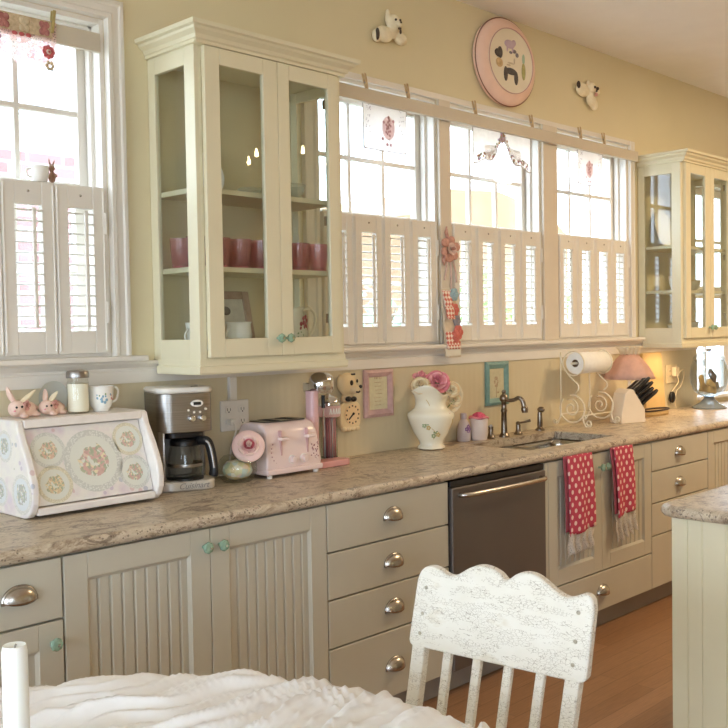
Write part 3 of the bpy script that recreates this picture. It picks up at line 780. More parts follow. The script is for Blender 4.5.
wall_cabinet(1.885, 2.466, (1.983, 1.706), 'tall cream wall cabinet with glass doors between the left and middle windows')
wall_cabinet(5.46, 2.452, (1.955, 1.680), 'cream glazed wall cabinet at the far right of the window wall')
# ------------------------------------------------------------------ left part of the worktop
CT = .9147
# bread box
bb = thing('bread_box', (1.47, -.16, CT), 'white slant-front bread box covered in floral paper at the left of the worktop', 'bread box')
prof = [(-.03, 0), (-.275, 0), (-.300, .006), (-.322, .022), (-.336, .05), (-.338, .085), (-.330, .12), (-.312, .16), (-.292, .195), (-.272, .225), (-.252, .255), (-.242, .280), (-.238, .294), (-.225, .299), (-.03, .299)]
prof = [(y*.93+.0, z) for y, z in prof]
for a, b in ((1.236, 1.262), (1.681, 1.707)):
    p = obj('side_panel', MB().ext_x([(y, CT+z) for y, z in prof], a, b), decoupage() if a < 1.3 else W_WHITEGLAZE, bb, bevel=.007, seg=3)
DEC = decoupage()
bb.children[1].data.materials[0] = pm('chalk_white_paint', (238, 232, 226), .5, var=6, scale=18)
b = MB(); b.box(1.262, 1.681, -.225, -.03, CT+.272, CT+.298); obj('top_shelf', b, pm('chalk_white_paint', None), bb, bevel=.003)
obj('back_panel', MB().box(1.262, 1.681, -.045, -.03, CT+.012, CT+.271), pm('chalk_white_paint', None), bb)
b = MB(); b.box(1.262, 1.681, -.300, -.046, CT+.010, CT+.034); obj('base_rail', b, pm('chalk_white_paint', None), bb, bevel=.005)
y0, z0, y1, z1 = -.290, CT+.038, -.205, CT+.268
lid = MB().ext_x([(y0, z0), (y0+.014, z0), (y1+.014, z1), (y1, z1)], 1.265, 1.678)
lo = obj('lid', lid, DEC, bb, bevel=.002)
blooms = [((206, 140, 132), (228, 186, 172), (196, 122, 116)), ((220, 166, 126), (234, 198, 156), (206, 140, 116)), ((222, 190, 120), (240, 214, 160), (206, 160, 110)), ((206, 140, 128), (230, 188, 162), (200, 160, 124)), ((200, 132, 118), (226, 196, 150), (208, 152, 130))]
th = math.atan2(y1-y0, z1-z0)
def disc(name, r, mat, parent, loc, rot, thick=.0012):
    m = MB().prism(circle(36, 1), lambda a, b, k: (a, -.5 if k else .5, b))
    me = bpy.data.meshes.new(name); me.from_pydata([tuple(v) for v in m.v], [], m.f); me.materials.append(mat)
    o = bpy.data.objects.new(name, me); COL.objects.link(o); o.parent = parent
    o.location = loc; o.rotation_euler = rot; o.scale = (r, thick, r); return o
for i, (x, f, r) in enumerate(((1.483, .50, .103), (1.335, .70, .058), (1.335, .25, .060), (1.622, .74, .056), (1.622, .28, .058))):
    yy = y0+(y1-y0)*f; zz = z0+(z1-z0)*f
    disc('floral_medallion', r, medallion('floral_medallion', blooms[i], (238, 232, 208) if i in (2, 3) else (232, 233, 225)), lo,
         Vector((x, yy, zz))-ORG[bb.name]+Vector((0, -cos(th), sin(th)))*.0008, (-th, 0, 0))
for i, (y, z, r) in enumerate(((-.145, .215, .05), (-.25, .075, .062), (-.11, .07, .045))):
    disc('floral_medallion', r, medallion('floral_medallion', ((150, 140, 150), (170, 160, 150), (140, 150, 130)), (238, 236, 230), (222, 226, 228)), bb, Vector((1.2355, y, CT+z))-ORG[bb.name], (0, 0, R_(90)))
TOP = CT+.2985
# two pink rabbit figurines lying on the bread box
def rabbit(name, x, y, s, rot, label, up):
    t = thing(name, (x, y, TOP), label, 'figurine', 'pink rabbit figurines on the bread box', rot=rot)
    b = MB(); b.ell((.03*s, 0, .030*s), (.052*s, .032*s, .030*s)); b.ell((-.022*s, -.004*s, .036*s), (.033*s, .031*s, .031*s)); b.ell((-.040*s, -.012*s, .026*s), (.020*s, .018*s, .016*s))
    b.ell((-.01*s, -.028*s, .010*s), (.020*s, .014*s, .010*s)); b.ell((.06*s, -.024*s, .010*s), (.022*s, .014*s, .010*s)); b.ell((.082*s, 0, .03*s), .014*s)
    o = obj('body', b, W_PINKSOFT, t, remesh=.0028)
    for k, (a, bb_) in enumerate(up):
        e = MB().tube(catmull([(-.012*s, .012*s*(1-2*k), .055*s), (a[0]*s, .014*s*(1-2*k), a[1]*s), (bb_[0]*s, .02*s*(1-2*k), bb_[1]*s)], 5), [.008*s, .010*s, .012*s, .013*s, .0135*s, .013*s, .012*s, .010*s, .008*s, .006*s, .003*s], 10, flat=.55)
        obj('ear', e, W_PINKSOFT if k == 0 else W_CREAMROSE, t, smooth=180)
    f = MB(); f.ell((-.045*s, -.022*s, .042*s), .0046*s, 10, 6); f.ell((-.030*s, -.034*s, .044*s), .0046*s, 10, 6); obj('eyes', f, W_BLACK, t, smooth=180)
    f = MB(); f.ell((-.056*s, -.022*s, .030*s), (.0045*s, .0045*s, .003*s), 10, 6); obj('nose', f, W_PINKDEEP, t, smooth=180)
    f = MB()
    for q in range(5): f.ell((.0*s+.012*s*cos(q*1.26), -.030*s, .046*s+.012*s*sin(q*1.26)), .008*s, 8, 6)
    obj('flower_garland', f, pm('faded_rose', (206, 150, 140), .6, var=26, scale=60), t, smooth=180)
rabbit('rabbit_figurine', 1.294, -.135, .86, R_(25), 'pink rabbit figurine lying at the left end of the bread box', (((-.035, .085), (-.045, .118)), ((.025, .075), (.065, .10))))
rabbit('rabbit_figurine', 1.399, -.125, .78, R_(25), 'pink rabbit figurine with a raised head, right one of the pair on the bread box', (((-.005, .085), (.0, .110)), ((.012, .08), (.03, .098))))
pl = thing('glass_plate', (1.445, -.052, TOP), 'greenish glass saucer standing on edge behind the pink figurines', 'plate')
m = MB().lathe([(.003, 0), (.03, .001), (.05, .006), (.054, .010), (.050, .009), (.03, .004), (.003, .003)], n=40, fn=lambda r, z, a: (1.445+r*cos(a), -.058-z*1.2+.0, TOP+.054+r*sin(a)))
obj('dish', m, pm('frosted_glass', (230, 230, 220), .25, var=6, Transmission_Weight=.35), pl, smooth=60)
# jar with a metal screw cap
jr = thing('glass_shaker_jar', (1.503, -.125, TOP), 'tall glass jar of creamer with a metal cap on the bread box', 'jar')
cx, cyy = 1.503, -.125
obj('glass_body', MB().lathe([(.030, 0), (.037, .004), (.038, .012), (.036, .05), (.036, .098), (.033, .108), (.0335, .122)], (cx, cyy, TOP), 32), glass('jar_glass', (252, 253, 250), .8), jr, smooth=50)
obj('contents', MB().lathe([(.028, .004), (.0335, .007), (.0335, .098), (.02, .1)], (cx, cyy, TOP), 28), pm('creamer_powder', (246, 240, 222), .9, var=2), jr, smooth=50)
cap = MB().lathe([(.0365, .117), (.037, .119), (.0365, .136), (.034, .140), (.02, .143), (.006, .144)], (cx, cyy, TOP), 36); 
for k in range(36):
    a = 2*pi*k/36; cap.box(-.0008, .0008, 0, 0, 0, 0) if False else None
obj('cap', cap, W_STEEL, jr, smooth=40)
# tea cup
tc_ = thing('tea_cup', (1.588, -.125, TOP), 'white china tea cup with small blue flowers on the bread box', 'cup')
cx, cyy = 1.588, -.125
obj('bowl', MB().lathe([(.024, 0), (.027, .003), (.026, .007), (.035, .02), (.040, .045), (.0415, .08), (.0435, .086), (.040, .085), (.037, .045), (.030, .014), (.004, .010)], (cx, cyy, TOP), 36), W_WHITEGLAZE, tc_, smooth=60)
h = catmull([(cx+.038, cyy, TOP+.076), (cx+.058, cyy, TOP+.078), (cx+.066, cyy, TOP+.062), (cx+.058, cyy, TOP+.036), (cx+.039, cyy, TOP+.028)], 6)
obj('handle', MB().tube(h, .004, 8), W_WHITEGLAZE, tc_, smooth=180)
def sprays(parent, c, r, pts, mats, s=.006, org=None):
    """small raised flowers on a round pot: (angle, height)"""
    for k, (a, z) in enumerate(pts):
        m = MB(); p = Vector((c[0]+r*cos(a), c[1]+r*sin(a), z)); nrm = Vector((cos(a), sin(a), 0)); tg = Vector((-sin(a), cos(a), 0))
        for q in range(5):
            an = q*2*pi/5
            m.ell(p+tg*s*cos(an)+Vector((0, 0, s*sin(an))), s*.62, 8, 5)
        m.v = [v-nrm*((v-p).dot(nrm))*.75 for v in m.v]
        obj('flower_motif', m, mats[k % len(mats)], parent, smooth=180)
BLUE = pm('forget_me_not_blue', (140, 176, 196), .4, var=12); ROSEM = pm('motif_rose', (206, 130, 128), .4, var=16); GRN = pm('motif_green', (150, 166, 118), .5, var=12); GOLD = pm('motif_gold', (206, 178, 110), .4, var=12)
sprays(tc_, (cx, cyy), .0385, [(-2.2, TOP+.052), (-1.85, TOP+.04), (-1.5, TOP+.058), (-2.0, TOP+.06), (-.9, TOP+.05)], [BLUE, BLUE, BLUE, GRN, ROSEM], .0085)

# coffee maker, turned a little to the left
cm = thing('coffee_maker', (1.902, -.128, CT), 'stainless steel drip coffee maker with a glass carafe, left of the candy jar', 'coffee maker', rot=R_(-17), local=True)
W2, D2 = .105, .100
def dshape(w, d0, d1, r=.045, n=7):
    """plan outline: square at the back, rounded corners at the front"""
    p = [(-w, d1), (-w, d0+r)]+[(-w+r-r*cos(pi/2*k/n), d0+r-r*sin(pi/2*k/n)) for k in range(1, n+1)]
    return p+[(-x, y) for x, y in p[::-1]]
obj('base', MB().ext_z(dshape(W2, -.105, .095, .05), 0, .036), pm('silver_plastic', (212, 208, 200), .35, .35, var=4), cm, bevel=.007, seg=3, smooth=40)
tower = MB().ext_z([(-W2+.004, .092), (-W2+.004, -.062), (-W2+.018, -.078), (-W2+.026, -.078), (-W2+.026, .012), (W2-.012, .012), (W2-.004, .02), (W2-.004, .092)], .034, .212)
obj('tower', tower, W_STEEL, cm, bevel=.004, smooth=40)
obj('recess', MB().box(-W2+.0265, W2-.013, .0095, .0116, .037, .205), pm('dark_recess', (120, 117, 112), .4, var=6), cm)
obj('head', MB().ext_z(dshape(W2-.003, -.092, .092, .05), .206, .346), W_STEEL, cm, bevel=.003, smooth=40)
obj('brew_basket', MB().ext_z(dshape(W2-.03, -.07, .01, .04), .184, .206), W_BLACK, cm, bevel=.003, smooth=40)
obj('top_cap', MB().ext_z(dshape(W2, -.096, .094, .05), .345, .366), pm('pearl_plastic', (232, 228, 220), .3, var=3), cm, bevel=.009, seg=4, smooth=40)
obj('lid_notch', MB().box(.028, .052, -.055, -.04, .3655, .3675), W_BLACK, cm, bevel=.001)
bz = MB().prism(circle(28, .023, .034, .308, .0125), lambda a, b, k: (a, -.0975 if k else -.088, b)); bz_o = obj('display_bezel', bz, W_WHITEPL, cm, bevel=.002)
obj('display', MB().box(.020, .048, -.0985, -.0965, .3025, .3135), W_BLACK, bz_o, bevel=.001)
for x, z in ((.002, .285), (.023, .277), (.045, .277), (.066, .287)): obj('button', MB().cyl((x, -.090, z), (x, -.0955, z), .0042, 10), W_WHITEPL, cm, smooth=40)
for x in (.014, .053):
    k = MB(); k.cyl((x, -.088, .255), (x, -.108, .255), .0125, 20, .0105); o = obj('dial', k, W_CHROME, cm, smooth=40, bevel=.0015)
    obj('pointer', MB().box(x-.014, x-.004, -.110, -.1075, .2535, .2565), W_WHITEPL, o)
obj('warming_plate', MB().lathe([(.066, .0362), (.066, .043), (.058, .045)], (.004, -.036, 0), 30), W_BLACK, cm, smooth=40)
gc = (.004, -.036, 0)
obj('carafe', MB().lathe([(.048, .046), (.060, .050), (.0625, .075), (.061, .11), (.055, .145), (.050, .160)], gc, 36), glass('carafe_glass', (232, 234, 232), 1.4), cm, smooth=60)
obj('carafe_collar', MB().lathe([(.0505, .156), (.053, .158), (.053, .172), (.046, .180), (.010, .182)], gc, 32), W_BLACK, cm, smooth=40)
hp = catmull([(.045, -.062, .172), (.056, -.098, .176), (.068, -.112, .165), (.076, -.122, .12), (.080, -.126, .075), (.078, -.122, .052)], 7)
hd = MB().tube(hp, .0115, 10, flat=1.5); o = obj('carafe_handle', hd, W_BLACK, cm, smooth=60)
obj('handle_inlay', MB().tube([(p[0]-.004, p[1]-.0135, p[2]) for p in hp[9:28]], .0045, 8), W_STEEL, o, smooth=60)
obj('carafe_band', MB().lathe([(.0632, .082), (.0636, .084), (.0636, .092), (.0632, .094)], gc, 36, caps=False), W_STEEL, cm, smooth=60)
fc = bpy.data.curves.new('lettering', 'FONT'); fc.body = 'Cuisinart'; fc.size = .030; fc.shear = .35; fc.extrude = .0006; fc.align_x = 'CENTER'; fc.align_y = 'CENTER'
fo = bpy.data.objects.new('lettering_source', fc); COL.objects.link(fo)
me = bpy.data.meshes.new_from_object(fo); bpy.data.objects.remove(fo)
me.materials.clear(); me.materials.append(pm('grey_lettering', (150, 147, 142), .4, var=4))
lt = bpy.data.objects.new('lettering', me); COL.objects.link(lt); lt.parent = cm; lt.location = (.012, -.1056, .0185); lt.rotation_euler = (R_(90), 0, 0)

# candy jar with a tilted round mouth and a rose on its lid
cj = thing('candy_jar', (2.112, -.188, CT), 'squat glass candy jar with a pink rose lid, between coffee maker and toaster', 'candy jar')
cx, cyy = 2.112, -.188
body = [(.040, 0), (.052, .003), (.066, .018), (.074, .042), (.073, .066), (.062, .088), (.050, .098)]
obj('jar', MB().lathe(body, (cx, cyy, CT), 36), glass('candy_jar_glass', (250, 252, 248), 1.0), cj, smooth=60)
fill = MB().lathe([(.034, .010), (.052, .022), (.060, .042), (.057, .064), (.043, .080), (.02, .086)], (cx, cyy, CT), 30)
sw = obj('wrapped_candies', fill, candies(), at=(cx, cyy, CT), smooth=180); tag(sw, 'pale wrapped candies filling the squat glass jar', 'candy', kind='stuff')
d = sw.modifiers.new('Displace', 'DISPLACE'); tx = bpy.data.textures.new('lumps', 'VORONOI'); tx.noise_scale = .03; d.texture = tx; d.strength = -.008; d.mid_level = 0
ln = Vector((-.50, -.76, .42)).normalized(); lc = Vector((2.138, -.222, CT+.130)); lu = ln.orthogonal().normalized(); lv = ln.cross(lu)
def onlid(r, d, a): return lc+lu*r*cos(a)+lv*r*sin(a)+ln*d
obj('neck', MB().lathe([(.046, -.045), (.050, -.02), (.054, -.002)], n=32, fn=onlid, caps=False), glass('candy_jar_glass'), cj, smooth=60)
ld = obj('lid', MB().lathe([(.058, 0), (.0615, .003), (.0615, .010), (.055, .015), (.040, .017), (.004, .016)], n=36, fn=onlid), pm('blush_enamel', (238, 202, 194), .3, var=6), cj, smooth=40)
obj('lid_rim', MB().tube([onlid(.060, .0, 2*pi*k/36) for k in range(36)], .0035, 8, closed=True), W_STEEL, ld, smooth=180)
def petals(parent, c, nrm, R, mats, name='petal', n=(3, 4, 5, 6), open_=1.0):
    """a rose: rings of cupped petals round the axis nrm"""
    nrm = Vector(nrm).normalized(); u = nrm.orthogonal().normalized(); w = nrm.cross(u); c = Vector(c)
    for ring, cnt in enumerate(n):
        rad = R*(.30+.66*ring/max(1, len(n)-1)); hgt = R*(.80-.34*ring/max(1, len(n)-1)); m = MB()
        for k in range(cnt):
            a0 = 2*pi*k/cnt+ring*.6; wd = 2*pi/cnt*.78
            def f(s, t, a0=a0, wd=wd):
                a = a0+(s-.5)*wd*(1.25 if t > .3 else 1.0)
                rr = rad*(.30+.70*sin(min(1, t*1.15)*pi/2))*(1+(.16*ring-.22*(ring == 0))*max(0, t-.6)*open_); e = 1-.30*abs(2*s-1)**2.5
                z = hgt*(t**.9)*e-.22*R*ring*.5*open_*max(0, t-.75)*2
                return c+u*rr*cos(a)+w*rr*sin(a)+nrm*(z-.1*R*ring)
            m.grid(f, 6, 6)
        obj(name, m, mats[ring % len(mats)], parent, smooth=180, solid=R*.035)
petals(ld, onlid(.0, .014, 0)+ln*.004, ln, .036, [W_PINKSOFT, pm('raspberry', (206, 104, 116), .5, var=20, scale=40), pm('blush_enamel', None)], 'rose_petals', (3, 4, 5, 6))

# double wall outlet with a cable cover above it
ot = thing('wall_outlet', (2.24, -.013, 1.15), 'white double wall outlet with plugs, behind the candy jar', 'outlet')
obj('plate', MB().box(2.168, 2.307, -.022, -.0125, 1.085, 1.205), W_WHITEPL, ot, bevel=.004, seg=3)
for x in (2.204, 2.271):
    for z in (1.122, 1.168):
        r = obj('receptacle', MB().ext_y(rrect(.034, .030, .010, x, z), -.026, -.0221), W_WHITEPL, ot, bevel=.001)
        q = MB(); q.box(x-.008, x-.006, -.0266, -.0255, z-.004, z+.007); q.box(x+.006, x+.008, -.0266, -.0255, z-.004, z+.007); q.ell((x, -.026, z-.008), (.003, .001, .003), 8, 5)
        obj('slots', q, W_DARK, r)
obj('cable_cover', MB().box(2.208, 2.244, -.030, -.0125, 1.2052, 1.296), W_WHITEPL, ot, bevel=.003)
pg = thing('power_cord', (2.204, -.03, 1.122), 'white plug and cord running from the outlet to the counter', 'cord')
obj('plug', MB().box(2.191, 2.217, -.055, -.0268, 1.110, 1.134), W_WHITEPL, pg, bevel=.004)
obj('cord', MB().tube(catmull([(2.204, -.055, 1.12), (2.202, -.070, 1.09), (2.198, -.045, 1.03), (2.195, -.03, .95), (2.19, -.028, CT+.006), (2.15, -.025, CT+.004)], 6), .0035, 8), W_WHITEPL, pg, smooth=180)

# pink toaster
tz = CT+.018
to = thing('toaster', (2.36, -.14, CT), 'pale pink four-slice toaster with two levers and two dials', 'toaster')
cs = [(-.236, 0), (-.236, .006), (-.240, .03), (-.232, .10), (-.222, .150), (-.208, .176), (-.182, .190), (-.09, .190), (-.064, .178), (-.052, .15), (-.045, .08), (-.045, 0)]
sect = []
N = 14; xs = [2.222+(2.492-2.222)*k/N for k in range(N+1)]
bm_ = MB()
def tf(i, v):
    return v
rings = []
for k, (x, sc) in enumerate(((2.214, .80), (2.218, .90), (2.226, .96), (2.240, 1.0), (2.470, 1.0), (2.484, .96), (2.492, .90), (2.496, .80))):
    cyc, czc = -.141, .085
    for y, z in cs: bm_.v.append(Vector((x+(.012 if x < 2.35 else -.012)*(z/.19)**1.5*1.2, cyc+(y-cyc)*(sc*.25+.75), tz+(czc+(z-czc)*(sc*.3+.7)))))
n = len(cs)
for k in range(7):
    for i in range(n): bm_.f.append((k*n+i, k*n+(i+1) % n, (k+1)*n+(i+1) % n, (k+1)*n+i))
bm_.f.append(tuple(range(n))); bm_.f.append(tuple(range(7*n, 8*n))[::-1])
obj('body', bm_, W_PINK, to, bevel=.006, seg=3, smooth=50)
obj('base_skirt', MB().box(2.212, 2.498, -.246, -.040, tz-.006, tz+.016), W_PINK, to, bevel=.007, seg=3)
obj('top_plate', MB().ext_z(rrect(.215, .108, .02, 2.355, -.137), tz+.1895, tz+.193), pm('dark_chrome', (70, 70, 72), .25, .8, var=4), to, bevel=.001)
for x in (2.300, 2.322, 2.388, 2.410):
    obj('slot', MB().box(x-.008, x+.008, -.182, -.092, tz+.1931, tz+.1942), W_DARK, to)
W_PINKSH = pm('dusky_pink', (206, 166, 164), .4, var=4)
for x, zz in ((2.288, .112), (2.424, .112)):
    obj('lever_slot', MB().box(x-.003, x+.003, -.2385, -.222, tz+.065, tz+.160), W_PINKSH, to)
    lv_ = MB().box(x-.018, x+.022, -.262, -.234, tz+zz+.012, tz+zz+.024); obj('lever', lv_, W_PINK, to, bevel=.004, seg=3)
for x in (2.340, 2.400):
    k = MB().cyl((x, -.234, tz+.045), (x, -.256, tz+.045), .0155, 24, .0135); o = obj('dial', k, W_PINK, to, bevel=.003, smooth=50)
    obj('dial_ring', MB().tube([(x+.0165*cos(2*pi*q/24), -.2385, tz+.045+.0165*sin(2*pi*q/24)) for q in range(24)], .0018, 6, closed=True), W_WHITEPL, o, smooth=180)
dt = MB()
for q in range(7):
    a = R_(150+q*17); dt.ell((2.292+.055*cos(a), -.2375, tz+.083+.055*sin(a)), (.003, .002, .003), 8, 5)
obj('painted_flowers', dt, pm('motif_dusky', (176, 124, 128), .5, var=20, scale=90), to); dt = MB(); rnd = random.Random(3)
for q in range(26):
    a = rnd.random(); dt.ell((2.440+.038*rnd.random(), -.2375-.001*rnd.random(), tz+.028+.075*a), (.0028, .002, .0028), 8, 5)
obj('painted_flowers', dt, pm('motif_dusky', (176, 124, 128), .5, var=20, scale=90), to)
for x in (2.236, 2.474):
    for y in (-.225, -.06): obj('foot', MB().lathe([(.011, 0), (.011, .013)], (x, y, CT), 14), W_WHITEPL, to, smooth=40)

# pink milkshake mixer behind the toaster
mk = thing('milkshake_mixer', (2.575, -.13, CT), 'pink milkshake mixer with a chrome motor head behind the toaster', 'mixer')
obj('base', MB().ext_z(rrect(.190, .080, .03, 2.612, -.160), CT, CT+.026), pm('salmon_enamel', (226, 166, 162), .25, var=4), mk, bevel=.006, seg=3)
obj('post', MB().ext_z(rrect(.040, .050, .014, 2.530, -.150), CT+.022, CT+.315), pm('rose_enamel', (222, 182, 184), .22, var=4), mk, bevel=.003, smooth=40)
hd = MB().lathe([(.012, 0), (.044, .003), (.053, .018), (.053, .050), (.046, .070), (.030, .084), (.004, .088)], (2.583, -.150, CT+.300), 32)
obj('motor_head', hd, W_CHROME, mk, smooth=50)
obj('bracket', MB().box(2.537, 2.573, -.150, -.085, CT+.306, CT+.345), W_CHROME, mk, bevel=.006, seg=3)
obj('spindle', MB().lathe([(.008, .24), (.008, .292)], (2.592, -.150, CT), 12), W_BLACK, mk, smooth=40)
obj('agitator', MB().lathe([(.0025, .12), (.0025, .24)], (2.592, -.150, CT), 8), W_CHROME, mk, smooth=40)
# straw dispenser
sd = thing('straw_dispenser', (2.705, -.062, CT), 'glass straw dispenser with a chrome dome lid under the dog clock', 'dispenser')
cx, cyy = 2.705, -.062
obj('foot', MB().lathe([(.050, 0), (.052, .004), (.048, .014), (.036, .02)], (cx, cyy, CT), 32), W_CHROME, sd, smooth=50)
obj('glass_tube', MB().lathe([(.036, .02), (.036, .19), (.047, .200), (.047, .238)], (cx, cyy, CT), 32), glass('straw_glass', (236, 240, 240), 1.0), sd, smooth=50)
obj('lettered_band', MB().lathe([(.0475, .192), (.0495, .196), (.0495, .236), (.0475, .240)], (cx, cyy, CT), 32), pm('salmon_band', (216, 176, 170), .35, var=6), sd, smooth=50)
zz = MB()
for k in range(5):
    a = R_(-128)+k*.27
    for (a1, z1_, a2, z2_) in ((a, .204, a+.09, .228), (a+.09, .228, a+.17, .204)):
        zz.tube([(cx+.0502*cos(a1), cyy+.0502*sin(a1), CT+z1_), (cx+.0502*cos(a2), cyy+.0502*sin(a2), CT+z2_)], .0022, 6)
obj('band_pattern', zz, W_WHITEPL, sd)
obj('dome_lid', MB().lathe([(.050, .240), (.051, .245), (.046, .262), (.032, .278), (.012, .285), (.008, .292), (.002, .295)], (cx, cyy, CT), 32), W_CHROME, sd, smooth=50)
STR = [pm('straw_pink', (230, 150, 150), .4, var=4), pm('straw_white', (240, 226, 222), .4, var=3)]
first = None
for k in range(22):
    a = k*2.4; r = .0062*math.sqrt(k+.3)
    if k < 2: 
        m = MB().tube([(cx, cyy, CT+.021), (cx, cyy, CT+.186)], .0034, 7)
        o = obj('drinking_straw', m, STR[k], at=(cx, cyy, CT+.021), smooth=180); first = [o] if k == 0 else first+[o]
    else:
        o = first[k % 2].copy(); COL.objects.link(o)
    o.location = (cx+r*cos(a), cyy+r*sin(a), CT+.021)
    tag(o, 'pink paper straw inside the glass straw dispenser' if k % 2 == 0 else 'white paper straw inside the glass straw dispenser', 'straw', 'straws in the glass dispenser')
# dog wall clock
dc = thing('dog_clock', (2.86, -.013, 1.06), 'cream dog shaped wall clock with a black bow, left of the pink frame', 'clock')
CLK = pm('aged_cream', (232, 208, 164), .4, var=8)
b = MB(); b.ell((2.845, -.035, 1.255), (.050, .024, .052)); b.ell((2.872, -.050, 1.232), (.030, .026, .022)); b.ell((2.812, -.03, 1.262), (.020, .016, .038)); b.ell((2.87, -.032, 1.285), (.026, .016, .02)); b.ell((2.848, -.03, 1.195), (.035, .018, .025))
obj('head', b, CLK, dc, remesh=.003)
obj('body', MB().ext_y(rrect(.128, .120, .034, 2.858, 1.118), -.042, -.0125), CLK, dc, bevel=.008, seg=3, smooth=40)
pw = MB(); [pw.ell((2.818+.027*k, -.036, 1.06), (.015, .014, .012), 12, 8) for k in range(4)]; obj('paws', pw, CLK, dc, smooth=180)
fa = obj('clock_face', MB().ext_y(circle(32, .046, 2.866, 1.122), -.0445, -.0418), pm('clock_face_paint', (238, 206, 160), .5, var=6), dc)
tk = MB()
for k in range(12):
    a = 2*pi*k/12; tk.box(2.866+.038*cos(a)-.0035, 2.866+.038*cos(a)+.0035, -.0455, -.0444, 1.122+.038*sin(a)-.0035, 1.122+.038*sin(a)+.0035)
obj('hour_marks', tk, W_BROWN, fa)
obj('hour_hand', MB().tube([(2.866, -.047, 1.122), (2.842, -.047, 1.102)], .003, 6), W_BLACK, fa)
obj('minute_hand', MB().tube([(2.866, -.048, 1.122), (2.872, -.048, 1.128)], .005, 6), W_BLACK, fa)
ey = MB(); ey.ell((2.850, -.0585, 1.262), (.010, .004, .012), 12, 8); ey.ell((2.888, -.0545, 1.268), (.005, .004, .008), 12, 8); obj('eyes', ey, W_BLACK, dc, smooth=180)
obj('nose', MB().ell((2.893, -.070, 1.244), (.009, .007, .008), 12, 8), W_BLACK, dc, smooth=180)
obj('mouth', MB().tube([(2.862, -.0735, 1.222), (2.874, -.0765, 1.220), (2.884, -.073, 1.224)], .004, 6), W_BROWN, dc, smooth=180)
bw = MB(); bw.ell((2.835, -.052, 1.192), (.018, .008, .012), 12, 8); bw.ell((2.868, -.052, 1.190), (.018, .008, .012), 12, 8); bw.ell((2.852, -.056, 1.191), (.008, .006, .007), 10, 6); obj('neck_bow', bw, W_BLACK, dc, smooth=180); dc.location.z -= .020
hb = MB(); hb.box(2.858, 2.884, -.050, -.043, 1.294, 1.303); obj('hair_bow', hb, W_BLACK, dc, bevel=.003)
# framed samplers on the backsplash
def frame(name, x0, x1, z0, z1, w, col, inner, motif, label):
    t = thing(name, ((x0+x1)/2, -.0125, z0), label, 'picture frame')
    f = MB(); f.sweep([(x0, z0), (x0, z1), (x1, z1), (x1, z0)], [(0, -.0125), (.0, -.024), (w*.4, -.031), (w*.8, -.024), (w, -.019), (w, -.0125)], closed=True)
    f.v = [Vector((v.x, v.z, v.y)) for v in f.v]
    obj('frame', f, col, t, smooth=25)
    p = obj('sampler', MB().box(x0+w-.001, x1-w+.001, -.0165, -.0125, z0+w-.001, z1-w+.001), inner, t)
    obj('stitched_motif', motif(), pm('faded_stitching', (186, 164, 134), .9, var=26, scale=70), p)
    return t
def m1():
    m = MB(); rnd = random.Random(4)
    for k in range(7): m.tube([(3.038+rnd.uniform(-.006, .006), -.0172, 1.13+k*.017), (3.082+rnd.uniform(-.006, .006), -.0172, 1.13+k*.017)], .0013, 5)
    for k in range(5): m.ell((3.04+.01*k, -.0170, 1.252), (.004, .001, .006), 8, 5)
    return m
frame('pink_picture_frame', 2.966, 3.154, 1.076, 1.291, .034, pm('mauve_paint', (198, 162, 158), .5, var=10, scale=30), pm('aged_linen', (206, 198, 164), .9, var=6, scale=60), m1, 'mauve pink framed sampler hanging left of the rose pitcher')
def m2():
    m = MB()
    for k in range(6): m.ell((3.948+.012*cos(k*1.05), -.0170, 1.19+.02*sin(k*1.05)), (.008, .001, .011), 10, 6)
    m.tube([(3.948, -.0172, 1.11), (3.95, -.0172, 1.17)], .0015, 5); m.ell((3.962, -.017, 1.135), (.012, .001, .005), 8, 5)
    return m
frame('teal_picture_frame', 3.856, 4.050, 1.069, 1.294, .036, pm('teal_paint', (122, 158, 152), .5, var=12, scale=30), pm('aged_linen', None), m2, 'teal blue framed sampler hanging behind the faucet')
# ------------------------------------------------------------------ pitcher with roses
pt = thing('pitcher', (3.286, -.135, CT), 'cream china pitcher with gilt vines, filled with roses', 'pitcher')
cx, cyy = 3.286, -.135
pr_ = [(.054, 0), (.060, .004), (.058, .012), (.050, .022), (.056, .040), (.078, .075), (.094, .115), (.103, .140), (.107, .152), (.105, .163), (.090, .174), (.075, .186), (.069, .205), (.069, .225), (.074, .245), (.083, .262)]
def pf_(r, z, a):
    k = 1+.03*cos(8*a)*(1 if z < .02 else 0)
    if z > .2:
        t = (z-.2)/.062; sp = max(0, cos(a-R_(205)))**3
        r = r+.050*sp*t**1.4; z = z+(.030*sp-.018*max(0, cos(a-R_(300)))**2+.008*cos(5*a))*t
    return (cx+r*k*cos(a), cyy+r*k*sin(a), CT+z+.0035)
obj('body', MB().lathe(pr_, n=48, fn=pf_, caps=False), W_CERAMIC, pt, smooth=60, solid=.005)
obj('base', MB().lathe([(.05, .001), (.05, .006)], (cx, cyy, CT), 32), W_CERAMIC, pt)
ha = R_(15); hx, hy = cos(ha), sin(ha)-.35
hp = catmull([(cx+d*hx, cyy+d*hy, CT+z) for d, z in ((.078, .245), (.118, .292), (.172, .290), (.204, .250), (.196, .205), (.165, .172), (.102, .152))], 7)
obj('handle', MB().tube(hp, [.0125-.003*abs(1-2*i/(len(hp)-1)) for i in range(len(hp))], 10), W_CERAMIC, pt, smooth=180)
obj('shoulder_rib', MB().tube([(cx+.1035*cos(2*pi*k/40), cyy+.1035*sin(2*pi*k/40), CT+.157+.004*cos(2*pi*k/40*8)) for k in range(40)], .0045, 8, closed=True), W_CERAMIC, pt, smooth=180)
vn = MB()
